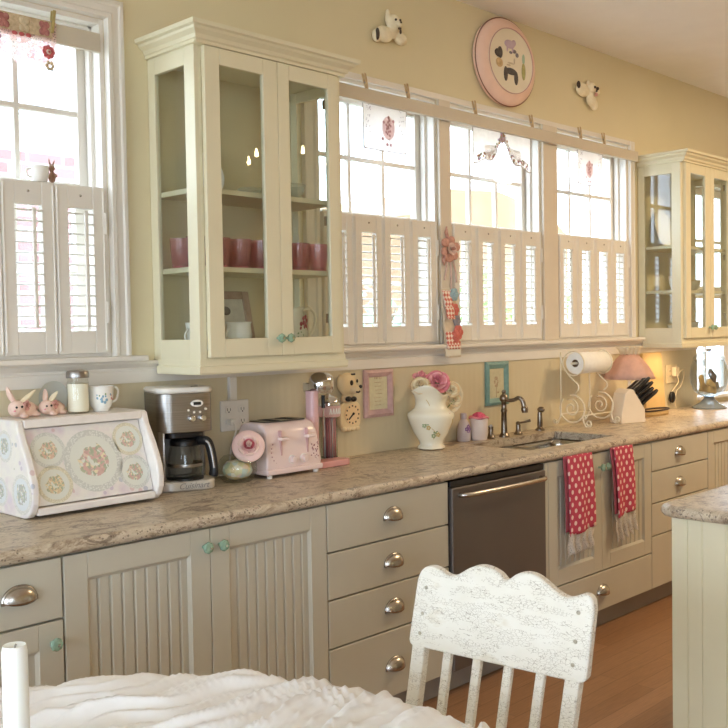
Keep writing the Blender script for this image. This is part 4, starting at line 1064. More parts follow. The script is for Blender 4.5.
for a0, z0 in ((-2.3, .05), (-1.2, .09), (-.6, .17), (-2.6, .17)):
    vn.tube(catmull([pf_(.0575+.05*min(1, max(0, (z-.02)/.12)) if z < .155 else .072, z, a0+.12*sin(k*1.3)) for k, z in enumerate([z0, z0+.018, z0+.036, z0+.05])], 4), .0016, 5)
obj('gilt_vine', vn, GOLD, pt, smooth=180)
sprays(pt, (cx, cyy), .098, [(-2.75, CT+.118), (-2.55, CT+.108), (-2.6, CT+.13)], [GRN, GOLD], .007); sprays(pt, (cx, cyy), .105, [(-1.75, CT+.158), (-1.5, CT+.160), (-1.3, CT+.157), (-1.1, CT+.160)], [GOLD, ROSEM, GOLD], .0075); sprays(pt, (cx, cyy), .085, [(-2.2, CT+.09), (-2.05, CT+.075), (-2.3, CT+.07)], [GRN, GOLD], .007)
sprays(pt, (cx, cyy), .070, [(-1.25, CT+.222), (-1.05, CT+.212), (-.9, CT+.20)], [GOLD, GRN, ROSEM], .006)
obj('medallion', MB().ell((cx+.062*cos(-.95), cyy+.066*sin(-.95), CT+.238), (.007, .006, .012), 12, 8), W_BROWN, pt, smooth=180)
def rose(x, y, z, R, nrm, mats, label):
    t = thing('rose', (x, y, z), label, 'flower', 'roses in the pitcher')
    petals(t, (x, y, z), nrm, R, mats, 'petals')
    st = MB().tube(catmull([(x, y, z), ((x+cx)/2, (y+cyy)/2, z-.06), (cx+(x-cx)*.3, cyy+(y-cyy)*.3, CT+.10)], 5), .0028, 6); obj('stem', st, pm('rose_stem', (110, 130, 84), .7, var=10), t, smooth=180)
    cl = MB(); q_ = Vector((x, y, z))-Vector(nrm).normalized()*R*.22; cl.ell(q_, (R*.26, R*.26, R*.2), 10, 7); obj('calyx', cl, pm('rose_stem', None), t, smooth=180)
PK1 = pm('petal_pink', (234, 162, 168), .6, var=16, scale=30); PK2 = pm('petal_light_pink', (240, 178, 184), .6, var=12, scale=30); PK3 = pm('petal_deep_pink', (222, 136, 148), .6, var=16, scale=30); CR2 = pm('petal_ivory', (236, 224, 192), .6, var=10, scale=30); CR3 = pm('petal_buff', (226, 204, 164), .6, var=10, scale=30)
rose(3.292, -.172, CT+.312, .052, (-.6, -.62, .5), [PK3, PK1, PK2], 'large pink rose at the front of the pitcher bouquet')
rose(3.366, -.118, CT+.318, .042, (-.3, -.6, .7), [PK3, PK3, PK1], 'deeper pink rose behind the large one on the right')
rose(3.203, -.148, CT+.300, .040, (-.6, -.55, .55), [CR3, CR2, CR2], 'ivory rose at the left rim of the pitcher')
rose(3.255, -.105, CT+.335, .036, (-.2, -.4, .9), [PK1, PK2, PK2], 'pale pink rose at the back of the bouquet')
rose(3.392, -.170, CT+.272, .038, (-.5, -.75, .45), [CR3, CR3, CR2], 'buff rose hanging over the right side of the pitcher')
rose(3.405, -.180, CT+.222, .030, (-.5, -.8, .3), [CR3, CR2, CR2], 'small ivory rose lowest on the right of the pitcher')
rose(3.345, -.215, CT+.272, .028, (-.5, -.8, .3), [CR3, CR2, CR2], 'small ivory bud below the large pink rose')

# bottle and cup by the tap
bt = thing('lotion_bottle', (3.618, -.06, CT), 'lavender grey bottle with a purple flower print, beside the pitcher', 'bottle')
obj('bottle', MB().lathe([(.030, 0), (.034, .004), (.033, .05), (.028, .085), (.018, .104), (.014, .108), (.014, .122), (.012, .124)], (3.618, -.062, CT), 26), pm('lavender_plastic', (204, 194, 198), .3, var=4), bt, smooth=50)
obj('cap', MB().lathe([(.016, .110), (.016, .135), (.012, .139)], (3.618, -.062, CT), 20), pm('lilac_plastic', (190, 178, 192), .35, var=4), bt, smooth=50)
sprays(bt, (3.618, -.062), .0325, [(-2.0, CT+.062), (-1.7, CT+.074), (-1.4, CT+.06), (-1.65, CT+.052)], [pm('violet_print', (140, 104, 158), .5, var=14)], .007)
cp = thing('scrubber_cup', (3.705, -.085, CT), 'white cup with a pink rim beside the kitchen tap', 'cup')
cx2, cy2 = 3.705, -.088
obj('cup', MB().lathe([(.036, 0), (.041, .003), (.044, .06), (.047, .112), (.043, .112), (.040, .02), (.004, .012)], (cx2, cy2, CT), 32), pm('blush_white', (238, 224, 216), .3, var=3), cp, smooth=60)
obj('rim', MB().tube([(cx2+.046*cos(2*pi*k/32), cy2+.046*sin(2*pi*k/32), CT+.112+.003*cos(k*2*pi/8)) for k in range(32)], .0055, 8, closed=True), W_PINKDEEP, cp, smooth=180)
sp = MB().lathe([(.020, .03), (.034, .06), (.036, .10), (.030, .128), (.012, .138), (.002, .139)], (cx2, cy2, CT), 22)
so = obj('scrubber', sp, pm('hot_pink_mesh', (214, 84, 116), .7, var=22, scale=120, bump=.6, bscale=200), at=(cx2, cy2, CT), smooth=180); tag(so, 'hot pink mesh scrubber pushed into the white cup', 'scrubber')

# tap with two levers, and the side spray
fa = thing('faucet', (3.888, -.105, CT), 'aged nickel bridge faucet with a curved spout behind the sink', 'faucet')
fx, fy = 3.888, -.108
obj('base', MB().lathe([(.026, 0), (.027, .006), (.022, .012), (.018, .02)], (fx, fy, CT), 24), W_BRONZE, fa, smooth=50)
obj('column', MB().lathe([(.017, .015), (.015, .06), (.014, .125), (.017, .130), (.017, .136), (.013, .142), (.013, .178), (.020, .184), (.022, .196), (.019, .210), (.011, .216), (.008, .222), (.012, .228), (.010, .236), (.003, .240)], (fx, fy, CT), 24), W_BRONZE, fa, smooth=50)
sp = catmull([(fx, fy-.006, CT+.192), (fx+.006, fy-.03, CT+.186), (fx+.012, fy-.055, CT+.190), (fx+.018, fy-.078, CT+.200), (fx+.024, fy-.096, CT+.188), (fx+.027, fy-.104, CT+.160), (fx+.028, fy-.108, CT+.138)], 6)
obj('spout', MB().tube(sp, [.0095+.0045*(i/(len(sp)-1))**2+(.004 if i > len(sp)-6 else 0) for i in range(len(sp))], 14), W_BRONZE, fa, smooth=50)
obj('aerator', MB().cyl((fx+.028, fy-.108, CT+.139), (fx+.028, fy-.109, CT+.126), .0165, 16, .015), W_BRONZE, fa, smooth=50)
for hx_, dr in ((3.792, -1), (4.026, 1)):
    h = obj('handle', MB().lathe([(.022, 0), (.023, .005), (.016, .012), (.012, .03), (.013, .046), (.011, .052), (.014, .058), (.008, .066), (.002, .068)], (hx_, fy+.012, CT), 20), W_BRONZE, fa, smooth=50)
    obj('lever', MB().tube([(hx_, fy+.012, CT+.058), (hx_+dr*.025, fy-.005, CT+.062), (hx_+dr*.052, fy-.028, CT+.070)], [.006, .005, .0075], 10), W_BRONZE, h, smooth=50)
ss = thing('side_sprayer', (4.250, -.075, CT), 'small aged nickel hand sprayer standing right of the faucet', 'sprayer')
obj('escutcheon', MB().lathe([(.026, 0), (.026, .006), (.016, .014), (.013, .02)], (4.250, -.078, CT), 22), W_BRONZE, ss, smooth=50)
obj('body', MB().lathe([(.013, .018), (.0155, .03), (.013, .085), (.011, .10)], (4.250, -.078, CT), 20), W_BRONZE, ss, smooth=50)
obj('spray_head', MB().ell((4.250, -.086, CT+.112), (.017, .022, .016), 18, 10), W_BRONZE, ss, smooth=180)

# scrolled iron paper towel stand with its roll
tw = thing('paper_towel_holder', (4.62, -.15, CT), 'cream wrought iron scroll stand holding the paper towel roll', 'paper towel holder')
def spiral(cy_, cz_, r0, r1, a0, turns, n=26):
    return [(cy_+(r0+(r1-r0)*k/n)*cos(a0+turns*2*pi*k/n), cz_+(r0+(r1-r0)*k/n)*sin(a0+turns*2*pi*k/n)) for k in range(n+1)]
def scroll_side(X):
    yz = [(-.066, 1.328), (-.066, 1.20), (-.066, 1.05), (-.064, .985), (-.050, .945), (-.034, .928)]
    a = MB()
    to3 = lambda L: [(X, y, z) for y, z in L]
    a.tube(catmull(to3(yz), 6) + to3(spiral(-.026, .941, .015, .004, R_(235), -1.15)), .0042, 7)
    a.tube(catmull(to3([(-.068, 1.30), (-.088, 1.24), (-.135, 1.185), (-.174, 1.152), (-.178, 1.125), (-.158, 1.105)]), 6) , .0042, 7)
    a.tube(to3([(-.138+.078*cos(q), 1.018+.075*sin(q)) for q in [R_(80)+2*pi*k/40 for k in range(37)]]), .0042, 7)
    a.tube(to3(spiral(-.132, 1.020, .052, .010, R_(60), 1.5)), .0040, 7)
    a.tube(catmull(to3([(-.205, .982), (-.208, .955), (-.222, .925), (-.240, .9225)]), 6) + to3(spiral(-.240, .941, .0185, .006, R_(-90), -1.2)), .0044, 7)
    a.tube(to3([(-.148+.066*cos(2*pi*k/36), 1.266+.066*sin(2*pi*k/36)) for k in range(37)]), .0036, 7)
    return a
obj('scroll_side', scroll_side(4.475), W_IRON, tw, smooth=180)
obj('scroll_side', scroll_side(4.772), W_IRON, tw, smooth=180)
cb = MB(); cb.tube([(4.475, -.066, .985), (4.772, -.066, .985)], .004, 7); cb.tube([(4.475, -.205, .982), (4.772, -.205, .982)], .004, 7); cb.tube([(4.455, -.148, 1.266), (4.82, -.148, 1.266)], .007, 10)
obj('cross_bar', cb, W_IRON, tw, smooth=180)
pr2 = thing('paper_towel_roll', (4.64, -.148, 1.266), 'white roll of kitchen paper on the scroll stand', 'paper towel')
rp = lambda r, d, a: (4.492+d, -.148+r*cos(a), 1.266+r*sin(a))
obj('paper', MB().lathe([(.021, 0), (.058, 0), (.0595, .002), (.0595, .288), (.058, .29), (.021, .29)], n=40, fn=rp, caps=False), pm('paper_white', (244, 242, 236), .9, var=3, scale=40, bump=.15, bscale=120), pr2, smooth=40)
obj('core', MB().lathe([(.0212, -.001), (.0212, .291), (.0185, .291), (.0185, -.001)], n=28, fn=rp, caps=False), pm('cardboard', (150, 120, 86), .9, var=6), pr2, smooth=40)

# knife block with a set of black handled knives
kb = thing('knife_block', (4.872, -.232, CT), 'cream painted knife block bristling with black handles', 'knife block', rot=R_(-24), local=True)
blk = [(-.062, 0), (.095, 0), (.110, .010), (.100, .022), (.100, .075), (.020, .190), (-.004, .196), (-.035, .170), (-.062, .05)]
obj('block', MB().ext_y(blk, -.055, .055), pm('ivory_paint', (236, 220, 196), .5, var=4), kb, bevel=.004, seg=3)
dd = Vector((.115, 0, .080)).normalized()                       # way the handles point
sl = Vector((.080, 0, -.115)).normalized(); p0 = Vector((.022, 0, .188))
sm = MB()
SPOTS = [(.018, -.034, .128), (.018, .0, .122), (.018, .034, .118), (.050, -.036, .130), (.050, -.004, .125), (.050, .030, .12), (.080, -.034, .115), (.080, .0, .112), (.080, .034, .11), (.116, -.02, .140), (.116, .020, .130)]
for k, (u, y, L) in enumerate(SPOTS):
    q = p0+sl*u+Vector((0, y, 0)); sm.M = None
    sm.tube([q-dd*.004, q+dd*.0015], .010, 8)
obj('slots', sm, W_BROWN, kb)
KMAT = Matrix.Translation((4.872, -.232, CT)) @ Matrix.Rotation(R_(-24), 4, 'Z')
KL = ['long black knife handle at the top of the block', 'black knife handle at the bottom of the block']
for k, (u, y, L) in enumerate(SPOTS):
    q = p0+sl*u+Vector((0, y, 0)); w0 = KMAT @ q; dw_ = KMAT.to_3x3() @ dd; sw_ = KMAT.to_3x3() @ sl
    row = ['top row', 'second row', 'third row', 'bottom row'][[.018, .050, .080, .116].index(u)]
    pos = 'nearest the room' if y < -.015 else ('nearest the wall' if y > .015 or (row == 'bottom row' and y > 0) else 'in the middle')
    if row == 'second row': pos = {-.036: 'nearest the room', -.004: 'in the middle', .030: 'nearest the wall'}[y]
    t = thing('kitchen_knife', tuple(w0), 'black handled knife in the %s of the knife block, %s' % (row, pos), 'knife', 'knives in the block')
    m = MB(); pts = [w0+dw_*(.010+L*s_) for s_ in (0, .15, .35, .6, .85, 1)]
    m.tube(pts, [.0115, .0135, .0125, .0135, .0145, .010], 10, flat=.85); obj('handle', m, W_BLACK, t, smooth=60)
    b = MB(); b.tube([w0+dw_*.0025, w0+dw_*.011], .0105, 10); obj('bolster', b, W_STEEL, t, smooth=60)
# little lamp with a pink shade and a cream ruffle
lp = thing('table_lamp', (5.06, -.168, CT), 'small lamp with a pink shade and cream ruffled top behind the knives', 'lamp')
lx, ly = 5.052, -.162
obj('base', MB().lathe([(.045, 0), (.046, .008), (.03, .02), (.018, .05), (.03, .09), (.034, .12), (.018, .17), (.010, .20), (.010, .29)], (lx, ly, CT), 28), W_CERAMIC, lp, smooth=60)
W_SHADE = cloth('pink_shade_cloth', (230, 200, 186), .45, 6)
def shf(r, z, a): 
    k = 1+.03*cos(10*a)*(1 if r > .1 else .3); return (lx+r*k*cos(a), ly+r*k*sin(a), CT+z)
obj('shade', MB().lathe([(.146, .240), (.134, .272), (.108, .315), (.075, .355), (.045, .388)], n=60, fn=shf, caps=False), W_SHADE, lp, smooth=60, solid=.002)
def rf(r, z, a): k = 1+.12*cos(14*a); return (lx+r*k*cos(a), ly+r*k*sin(a), CT+z)
obj('ruffle', MB().lathe([(.045, .378), (.052, .392), (.050, .400), (.060, .415), (.072, .430)], n=84, fn=rf, caps=False), cloth('cream_ruffle', (240, 228, 202), .3, 5), lp, smooth=60, solid=.002)
d = bpy.data.lights.new('lamp_bulb', 'POINT'); d.energy = .35; d.color = (1, .74, .45); d.shadow_soft_size = .025
o = bpy.data.objects.new('lamp_bulb', d); COL.objects.link(o); o.location = (lx, ly, CT+.28)
# chopping board and oval basket against the wall
cbd = thing('chopping_board', (5.56, -.035, CT), 'pale wood chopping board leaning on the wall under the far cabinet', 'chopping board')
b = MB(); b.ext_y(rrect(.25, .375, .02, 5.575, CT+.1885), -.030, -.012); b.v = [Vector((v.x, v.y-.03*(1-(v.z-CT)/.375), v.z)) for v in b.v]
obj('board', b, W_BOARD, cbd, bevel=.003)
ob = thing('oval_tray', (5.36, -.16, CT), 'oval rimmed tray on the counter between knife block and outlet', 'tray')
ox, oy = 5.37, -.155
obj('bottom', MB().ext_z([(ox+.15*cos(q), oy+.045*sin(q)) for q in [2*pi*k/40 for k in range(40)]], CT, CT+.006), W_BOARD, ob)
obj('rim', MB().tube([(ox+.155*cos(2*pi*k/40), oy+.050*sin(2*pi*k/40), CT+.035) for k in range(40)], .006, 8, closed=True), W_BROWN, ob, smooth=180)
obj('side', MB().grid(lambda u, v: (ox+(.148+.006*v)*cos(2*pi*u), oy+(.044+.005*v)*sin(2*pi*u), CT+.004+.03*v), 40, 3, True), W_BOARD, ob, smooth=180, solid=.004)
# second outlet with night light and hanging plug
o2 = thing('wall_outlet', (5.86, -.0125, 1.13), 'cream wall outlet lit by the cabinet lamp, left of the glass jar', 'outlet')
obj('plate', MB().box(5.79, 5.93, -.022, -.0125, 1.085, 1.205), pm('ivory_plastic', (240, 224, 190), .4, var=4), o2, bevel=.004, seg=3)
for x in (5.826, 5.894):
    r = obj('receptacle', MB().ext_y(rrect(.034, .070, .010, x, 1.146), -.026, -.0221), pm('ivory_plastic', None), o2, bevel=.001)
    q = MB(); [q.box(x+dx-.001, x+dx+.001, -.0266, -.0255, z, z+.011) for dx in (-.007, .007) for z in (1.158, 1.125)]; obj('slots', q, W_DARK, r)
nl = thing('plug_adapter', (5.862, -.027, 1.16), 'bright ivory plug adapter pushed into the right hand outlet', 'plug')
obj('body', MB().box(5.838, 5.886, -.062, -.0268, 1.13, 1.19), pm('ivory_plastic', None), nl, bevel=.006, seg=3)
bc = thing('power_cord', (5.845, -.03, 1.0), 'cord with a round black plug hanging below the right hand outlet', 'cord')
obj('plug', MB().lathe([(.012, 0), (.034, .004), (.036, .016), (.028, .024), (.004, .026)], n=24, fn=lambda r, d_, a: (5.838+r*cos(a)*.85, -.020-d_, .992+r*sin(a)*1.05)), W_BLACK, bc, smooth=50)
obj('cord', MB().tube(catmull([(5.862, -.058, 1.132), (5.87, -.06, 1.09), (5.85, -.04, 1.05), (5.84, -.028, 1.028)], 6), .003, 7), pm('ivory_plastic', None), bc, smooth=180)
obj('loop', MB().tube(catmull([(5.878, -.060, 1.15), (5.94, -.06, 1.17), (5.97, -.05, 1.12), (5.93, -.045, 1.06), (5.885, -.04, 1.03), (5.88, -.03, .96), (5.90, -.03, CT+.004)], 6), .003, 7), pm('ivory_plastic', None), bc, smooth=180)
# big footed glass jar at the right edge
gj = thing('glass_biscuit_jar', (6.035, -.19, CT), 'large footed glass jar of dog biscuits against the bright window', 'jar')
jx, jy = 6.035, -.192
JG = glass('biscuit_jar_glass', (242, 244, 244), 1.3)
obj('bowl', MB().lathe([(.030, .075), (.060, .085), (.095, .115), (.115, .165), (.120, .22), (.112, .275), (.095, .32)], (jx, jy, CT), 40, caps=False), JG, gj, smooth=60, solid=.004)
obj('foot', MB().lathe([(.108, 0), (.112, .006), (.100, .014), (.060, .036), (.036, .06), (.030, .078)], (jx, jy, CT), 40), pm('blue_grey_glass', (176, 190, 200), .1, var=8, Transmission_Weight=.5), gj, smooth=60)
obj('lid', MB().lathe([(.100, .322), (.102, .328), (.085, .350), (.050, .368), (.014, .374)], (jx, jy, CT), 40), JG, gj, smooth=60)
obj('lid_knob', MB().ell((jx, jy, CT+.383), (.018, .018, .012), 16, 10), W_CHROME, gj, smooth=180)
bis = [((-.022, -.030), .122, (214, 188, 136), 'tan', .15), ((.036, -.022), .134, (150, 140, 124), 'grey', -.35), ((.0, .036), .130, (206, 176, 128), 'tan', .1), ((-.035, -.030), .158, (222, 200, 150), 'pale', .5), ((.050, -.005), .175, (140, 132, 120), 'dark grey', -1.1), ((-.060, .020), .170, (200, 172, 128), 'tan', 1.2), ((.005, -.020), .215, (120, 112, 104), 'charcoal', .6)]
LB = ['tan bone biscuit low on the left in the glass jar', 'grey bone biscuit low on the right in the glass jar', 'tan biscuit at the back of the glass jar', 'pale upright biscuit in the middle of the glass jar', 'dark grey biscuit on the right side of the glass jar', 'tan biscuit on the left side of the glass jar', 'charcoal biscuit on top in the glass jar']
for (p, z, c_, nm, ro), l in zip(bis, LB):
    m = MB(); m.M = Matrix.Translation((jx+p[0], jy+p[1], CT+z)) @ Matrix.Rotation(ro, 4, 'Y') @ Matrix.Rotation(R_(90), 4, 'X')
    pts = []
    for sx, sy in ((1, 1), (-1, 1), (-1, -1), (1, -1)): pts += [(sx*.040+.013*cos(q), sy*.011+.013*sin(q)) for q in [math.atan2(sy, sx)-1.2+2.4*k/6 for k in range(7)]]
    m.ext_z(pts, -.009, .009)
    o = obj('dog_biscuit', m, pm('biscuit_'+nm.replace(' ', '_'), c_, .8, var=10, scale=30), at=(jx+p[0], jy+p[1], CT+z), bevel=.003); tag(o, l, 'biscuit', 'biscuits in the glass jar')

# ------------------------------------------------------------------ polka dot towels over the sink cabinet
LACE = lace('cream_lace', (244, 238, 228), .25, 150, None, .45)
def towel(x0, x1, zb, fr, lean, label, seed):
    t = thing('kitchen_towel', ((x0+x1)/2, -.64, zb), label, 'towel', 'polka dot towels')
    rnd = random.Random(seed)
    top = .886
    def sheet(a, b, zb_, yo, drop=0):
        def f(u, v):
            z = top+(zb_-top)*v-drop*u*v; x = a+(b-a)*u+lean*v
            return (x, yo-.006*sin(v*3)+.006*sin(u*9+seed)*(.3+v)-.004*v, z)
        return MB().grid(f, 14, 24)
    m = sheet(x0, x1, zb, -.656, -.02)
    obj('front_fold', m, DOTS, t, smooth=180, solid=.004)
    m = sheet(x0-.016, x1-.03, zb+.02, -.645, -.0); obj('back_fold', m, pm('towel_back', (176, 84, 92), .9, var=10, scale=50), t, smooth=180, solid=.003)
    def lf(u, v):
        x = x0-.012+(x1-x0+.012)*u+lean; q = .012*sin(u*26+seed)*v
        return (x+.004*sin(v*9), -.655+q-.004*v, zb+.012-(zb+.012-fr)*v*(1+.10*sin(u*24+seed*2))+.02*u)
    obj('lace_edging', MB().grid(lf, 46, 10), LACE, t, smooth=180, solid=.002)
DOTS = dots('red_polka_dots', (200, 76, 96), (242, 210, 200))
towel(3.612, 3.816, .520, .430, .020, 'red polka dot towel with lace edging on the left sink door', 1)
towel(4.014, 4.192, .545, .440, .025, 'red polka dot towel with lace edging on the right sink door', 4)
# ------------------------------------------------------------------ doilies pegged to the window rails
def peg(x, y, ztop, lean, mat, label):
    t = thing('clothespin', (x, y, ztop-.04), label, 'clothespin', 'clothespins on the window rails')
    for s in (-1, 1):
        m = MB().ext_x([(y+s*.0015, ztop-.078), (y+s*.006, ztop-.074), (y+s*.0085, ztop-.045), (y+s*.010, ztop-.004), (y+s*.006, ztop), (y+s*.002, ztop-.03)], x-.0055, x+.0055)
        m.v = [Vector((v.x+lean*(v.z-ztop+.04), v.y, v.z)) for v in m.v]
        obj('jaw', m, mat, t, bevel=.0012)
    sp = MB(); [sp.cyl((x-.0065, y+.0+q*.0035, ztop-.040+q*.002), (x+.0065, y+q*.0035, ztop-.040+q*.002), .0042, 8) for q in (0,)]
    obj('spring', sp, W_STEEL, t, smooth=60)
SHEER = lace('sheer_net', (250, 248, 246), .2, 200, None, .5)
LINEN = cloth('sheer_linen', (250, 247, 244), .55, 3)
def blobs(m, pts, y, r):
    for x, z in pts: m.ell((x, y, z), (r, .0012, r), 8, 5)
# crochet doily in the left window, over the rail
dl = thing('crochet_doily', (1.38, -.016, 2.44), 'pink and cream crochet doily with rosettes pegged in the left window', 'doily')
Y = -.0165
def dz(x): return 2.372+.010*cos((x-1.25)*70)
m = MB().grid(lambda u, v: (1.22+.300*u, Y+.003*sin(u*14)*v, 2.520+(dz(1.22+.3*u)-2.520)*v), 40, 12)
obj('net', m, lace('pink_net', (240, 220, 212), .2, 130, (220, 172, 166), .6), dl, smooth=180)
BAND = MB().grid(lambda u, v: (1.22+.285*u, Y-.0015, 2.520-.055*v), 12, 3); obj('crochet_band', BAND, pm('tan_crochet', (200, 178, 146), .9, var=22, scale=60, bump=.8, bscale=260), dl, solid=.0015)
MAU = pm('mauve_yarn', (172, 112, 106), .9, var=20, scale=90); ROS = pm('rosette_red', (196, 96, 98), .9, var=16, scale=90); BEI = pm('beige_yarn', (206, 188, 156), .9, var=14, scale=90)
for k, x in enumerate((1.262, 1.335, 1.405, 1.475)):
    mm = MB(); [mm.ell((x+dx, Y-.004, 2.492+dz_), (.011, .002, .012), 10, 6) for dx, dz_ in ((-.008, .012), (.008, .012), (-.008, -.012), (.008, -.012), (0, 0))]; obj('band_motif', mm, MAU if k % 2 else BEI, dl, smooth=180)
for x, z, r in ((1.300, 2.437, .021), (1.488, 2.417, .020)):
    mm = MB(); [mm.ell((x+r*.75*cos(q*.785), Y-.004, z+r*.75*sin(q*.785)), (r*.42, .003, r*.42), 10, 6) for q in range(8)]
    o = obj('rosette', mm, ROS, dl, smooth=180); mm = MB(); mm.ell((x, Y-.0065, z), (r*.45, .003, r*.45), 12, 6); obj('rosette_centre', mm, W_PINKSOFT, o, smooth=180); mm = MB(); mm.ell((x, Y-.009, z), (r*.2, .002, r*.2), 10, 6); obj('rosette_eye', mm, ROS, o, smooth=180)
for x, z, r in ((1.298, 2.392, .015), (1.492, 2.372, .016)):
    mm = MB(); [mm.ell((x+r*.7*cos(q*1.05), Y-.003, z+r*.7*sin(q*1.05)), (r*.42, .002, r*.42), 10, 6) for q in range(6)]; obj('rosette', mm, BEI, dl, smooth=180)
mm = MB(); [mm.ell((1.395+dx, Y-.003, 2.458), (.010, .002, .007), 8, 5) for dx in (-.024, 0, .024)]; obj('rosette', mm, ROS, dl, smooth=180)
peg(1.507, -.017, 2.560, .12, pm('olive_wood', (170, 152, 96), .7, var=14), 'olive wooden clothespin holding the crochet doily in the left window')
# embroidered napkin, scalloped tea cloth and small napkin in the three middle windows
YB2 = -.0225
def napkin(name, x0, x1, z1, z0, label, figx, figz, s, rad=.02):
    t = thing(name, ((x0+x1)/2, YB2, z0), label, 'doily')
    xc = (x0+x1)/2
    pts = [(x0, z1), (x0, z0+rad)]+[(x0+rad-rad*cos(pi/2*k/5), z0+rad-rad*sin(pi/2*k/5)) for k in range(1, 6)]+[(x1-rad+rad*sin(pi/2*k/5), z0+rad-rad*cos(pi/2*k/5)) for k in range(6)]+[(x1, z1)]
    m = MB().ext_y(pts, YB2-.0006, YB2+.0006); obj('linen', m, LINEN, t)
    e = MB(); L = catmull([(a, YB2, b) for a, b in pts], 3); e.tube(L, .0022, 5); obj('stitched_edge', e, pm('grey_thread', (176, 168, 164), .9, var=10), t, smooth=180)
    f = MB(); rnd = random.Random(9)
    for k in range(40):
        sd_ = rnd.choice((-1, 1)); blobs(f, [(xc+sd_*((x1-x0)/2-rnd.uniform(.018, .05)), z1-.05-rnd.random()*(z1-z0)*.55)], YB2-.001, .0026)
    obj('grey_sprigs', f, pm('pale_grey_thread', (196, 188, 188), .9, var=8), t, smooth=180)
    g = MB(); blobs(g, [(figx, figz+.042*s), (figx-.028*s, figz+.02*s), (figx+.028*s, figz+.03*s), (figx-.035*s, figz-.045*s), (figx-.008*s, figz-.065*s), (figx+.012*s, figz-.065*s)], YB2-.0012, .0065*s)
    g.ell((figx, figz-.005*s, 0), .001, 4, 3) if False else None
    blobs(g, [(figx+.017*s*cos(q*2.4)*(q/12)**.5, figz+.034*s*sin(q*2.4)*(q/12)**.5) for q in range(13)], YB2-.0012, .0055*s)
    obj('embroidered_figure', g, cloth('dusky_rose_thread', (222, 188, 192), .5, 8), t, smooth=180)
    h = MB(); h.ell((figx, YB2-.0008, figz), (.036*s, .0008, .046*s), 16, 7); obj('pink_ground', h, cloth('pale_pink_thread', (250, 234, 234), .6, 4), t, smooth=180)
napkin('embroidered_napkin', 2.985, 3.272, 2.532, 2.278, 'white linen napkin embroidered with a pink posy in the first middle window', 3.150, 2.385, 1.15)
napkin('embroidered_napkin', 4.735, 5.005, 2.532, 2.282, 'small white napkin with a pink flower posy in the right hand window', 4.86, 2.375, 1.05)
sc = thing('scalloped_tea_cloth', (4.02, YB2, 2.3), 'scalloped cloth with a flower garland and lace fan in the middle window', 'doily')
def edge(x):
    q = (x-4.02)/.25
    return 2.305+.115*math.exp(-(q/.33)**2)+.012*cos(q*10)
m = MB().grid(lambda u, v: (3.770+.500*u, YB2+.003*sin(u*20)*v, 2.532+(edge(3.77+.5*u)-2.532)*v), 50, 10); obj('linen', m, cloth('ecru_linen', (240, 232, 222), .5, 5), sc, smooth=180)
e = MB(); e.tube([(3.770+.5*k/60, YB2-.001, edge(3.77+.5*k/60)+.003) for k in range(61)], .003, 5); e.tube([(3.770+.001*sin(k), YB2, 2.532-.0223*k) for k in range(10)], .003, 5); e.tube([(4.270, YB2, 2.532-.0223*k) for k in range(10)], .003, 5)
obj('stitched_edge', e, pm('taupe_thread', (186, 170, 156), .9, var=14, scale=90), sc, smooth=180)
for mt, col, sd in (('garland_gold', (206, 170, 110), 1), ('garland_green', (150, 156, 116), 2), ('garland_rose', (206, 150, 146), 3), ('garland_lilac', (190, 170, 190), 4)):
    rnd = random.Random(sd); f = MB()
    for k in range(34):
        x = 3.80+.44*rnd.random(); blobs(f, [(x, edge(x)+.012+.03*rnd.random())], YB2-.0015, .004+.003*rnd.random())
    obj('flower_garland', f, cloth(mt, col, .4, 10), sc, smooth=180)
f = MB(); f.ell((4.015, YB2-.0012, 2.455), (.018, .001, .036), 12, 6); blobs(f, [(4.015, 2.498), (3.995, 2.44), (4.036, 2.44)], YB2-.0015, .010); obj('embroidered_bouquet', f, pm('lilac_thread', (196, 176, 196), .9, var=10), sc, smooth=180)
def fan(u, v):
    a = pi*(1.04-1.08*u); r = .060+.125*v
    return (4.02+r*cos(a)*.85, YB2+.0025*sin(u*40)*v-.002, 2.425-.02-r*abs(sin(a))*1.05-.008*v*abs(sin(u*22)))
obj('lace_fan', MB().grid(fan, 60, 8), SHEER, sc, smooth=180)
for x, l in ((2.990, 'first clothespin from the left on the long middle rail'), (3.268, 'second clothespin from the left on the long middle rail, holding the first napkin'), (3.772, 'third clothespin on the long middle rail, left end of the scalloped cloth'), (4.262, 'fourth clothespin on the long middle rail, right end of the scalloped cloth'), (4.742, 'fifth clothespin on the long middle rail, left corner of the small napkin'), (4.998, 'last clothespin on the long middle rail, right corner of the small napkin')):
    peg(x, -.037, 2.602, -.28, W_PEG, l)

# ------------------------------------------------------------------ things on the wall
op = thing('oval_wall_plate', (4.01, -.004, 2.843), 'large oval pink rimmed plate with small painted motifs, high on the wall', 'wall plate')
ov = lambda rx, rz, y: (lambda r, d, a: (4.052+rx*r*cos(a), y-d, 2.843+rz*r*sin(a)))
obj('rim', MB().lathe([(.60, .052), (.72, .056), (.76, .058), (.90, .046), (.97, .034), (1.0, .020), (.985, .006), (.80, .003), (.60, .003)], n=56, fn=ov(.258, .224, -.001)), pm('plate_pink', (242, 208, 192), .4, var=6, scale=10), op, smooth=50)
obj('rim_line', MB().tube([(4.052+.258*1.0*cos(2*pi*k/56), -.026, 2.843+.224*1.0*sin(2*pi*k/56)) for k in range(56)], .003, 6, closed=True), pm('plate_brown_edge', (150, 104, 84), .5, var=12), op, smooth=180)
fc_ = obj('centre', MB().lathe([(.0, .055), (.3, .0555), (.70, .056), (.745, .060), (.745, .045), (.0, .04)], n=56, fn=ov(.258, .224, -.001), caps=False), pm('plate_cream', (238, 228, 206), .4, var=4), op, smooth=50)
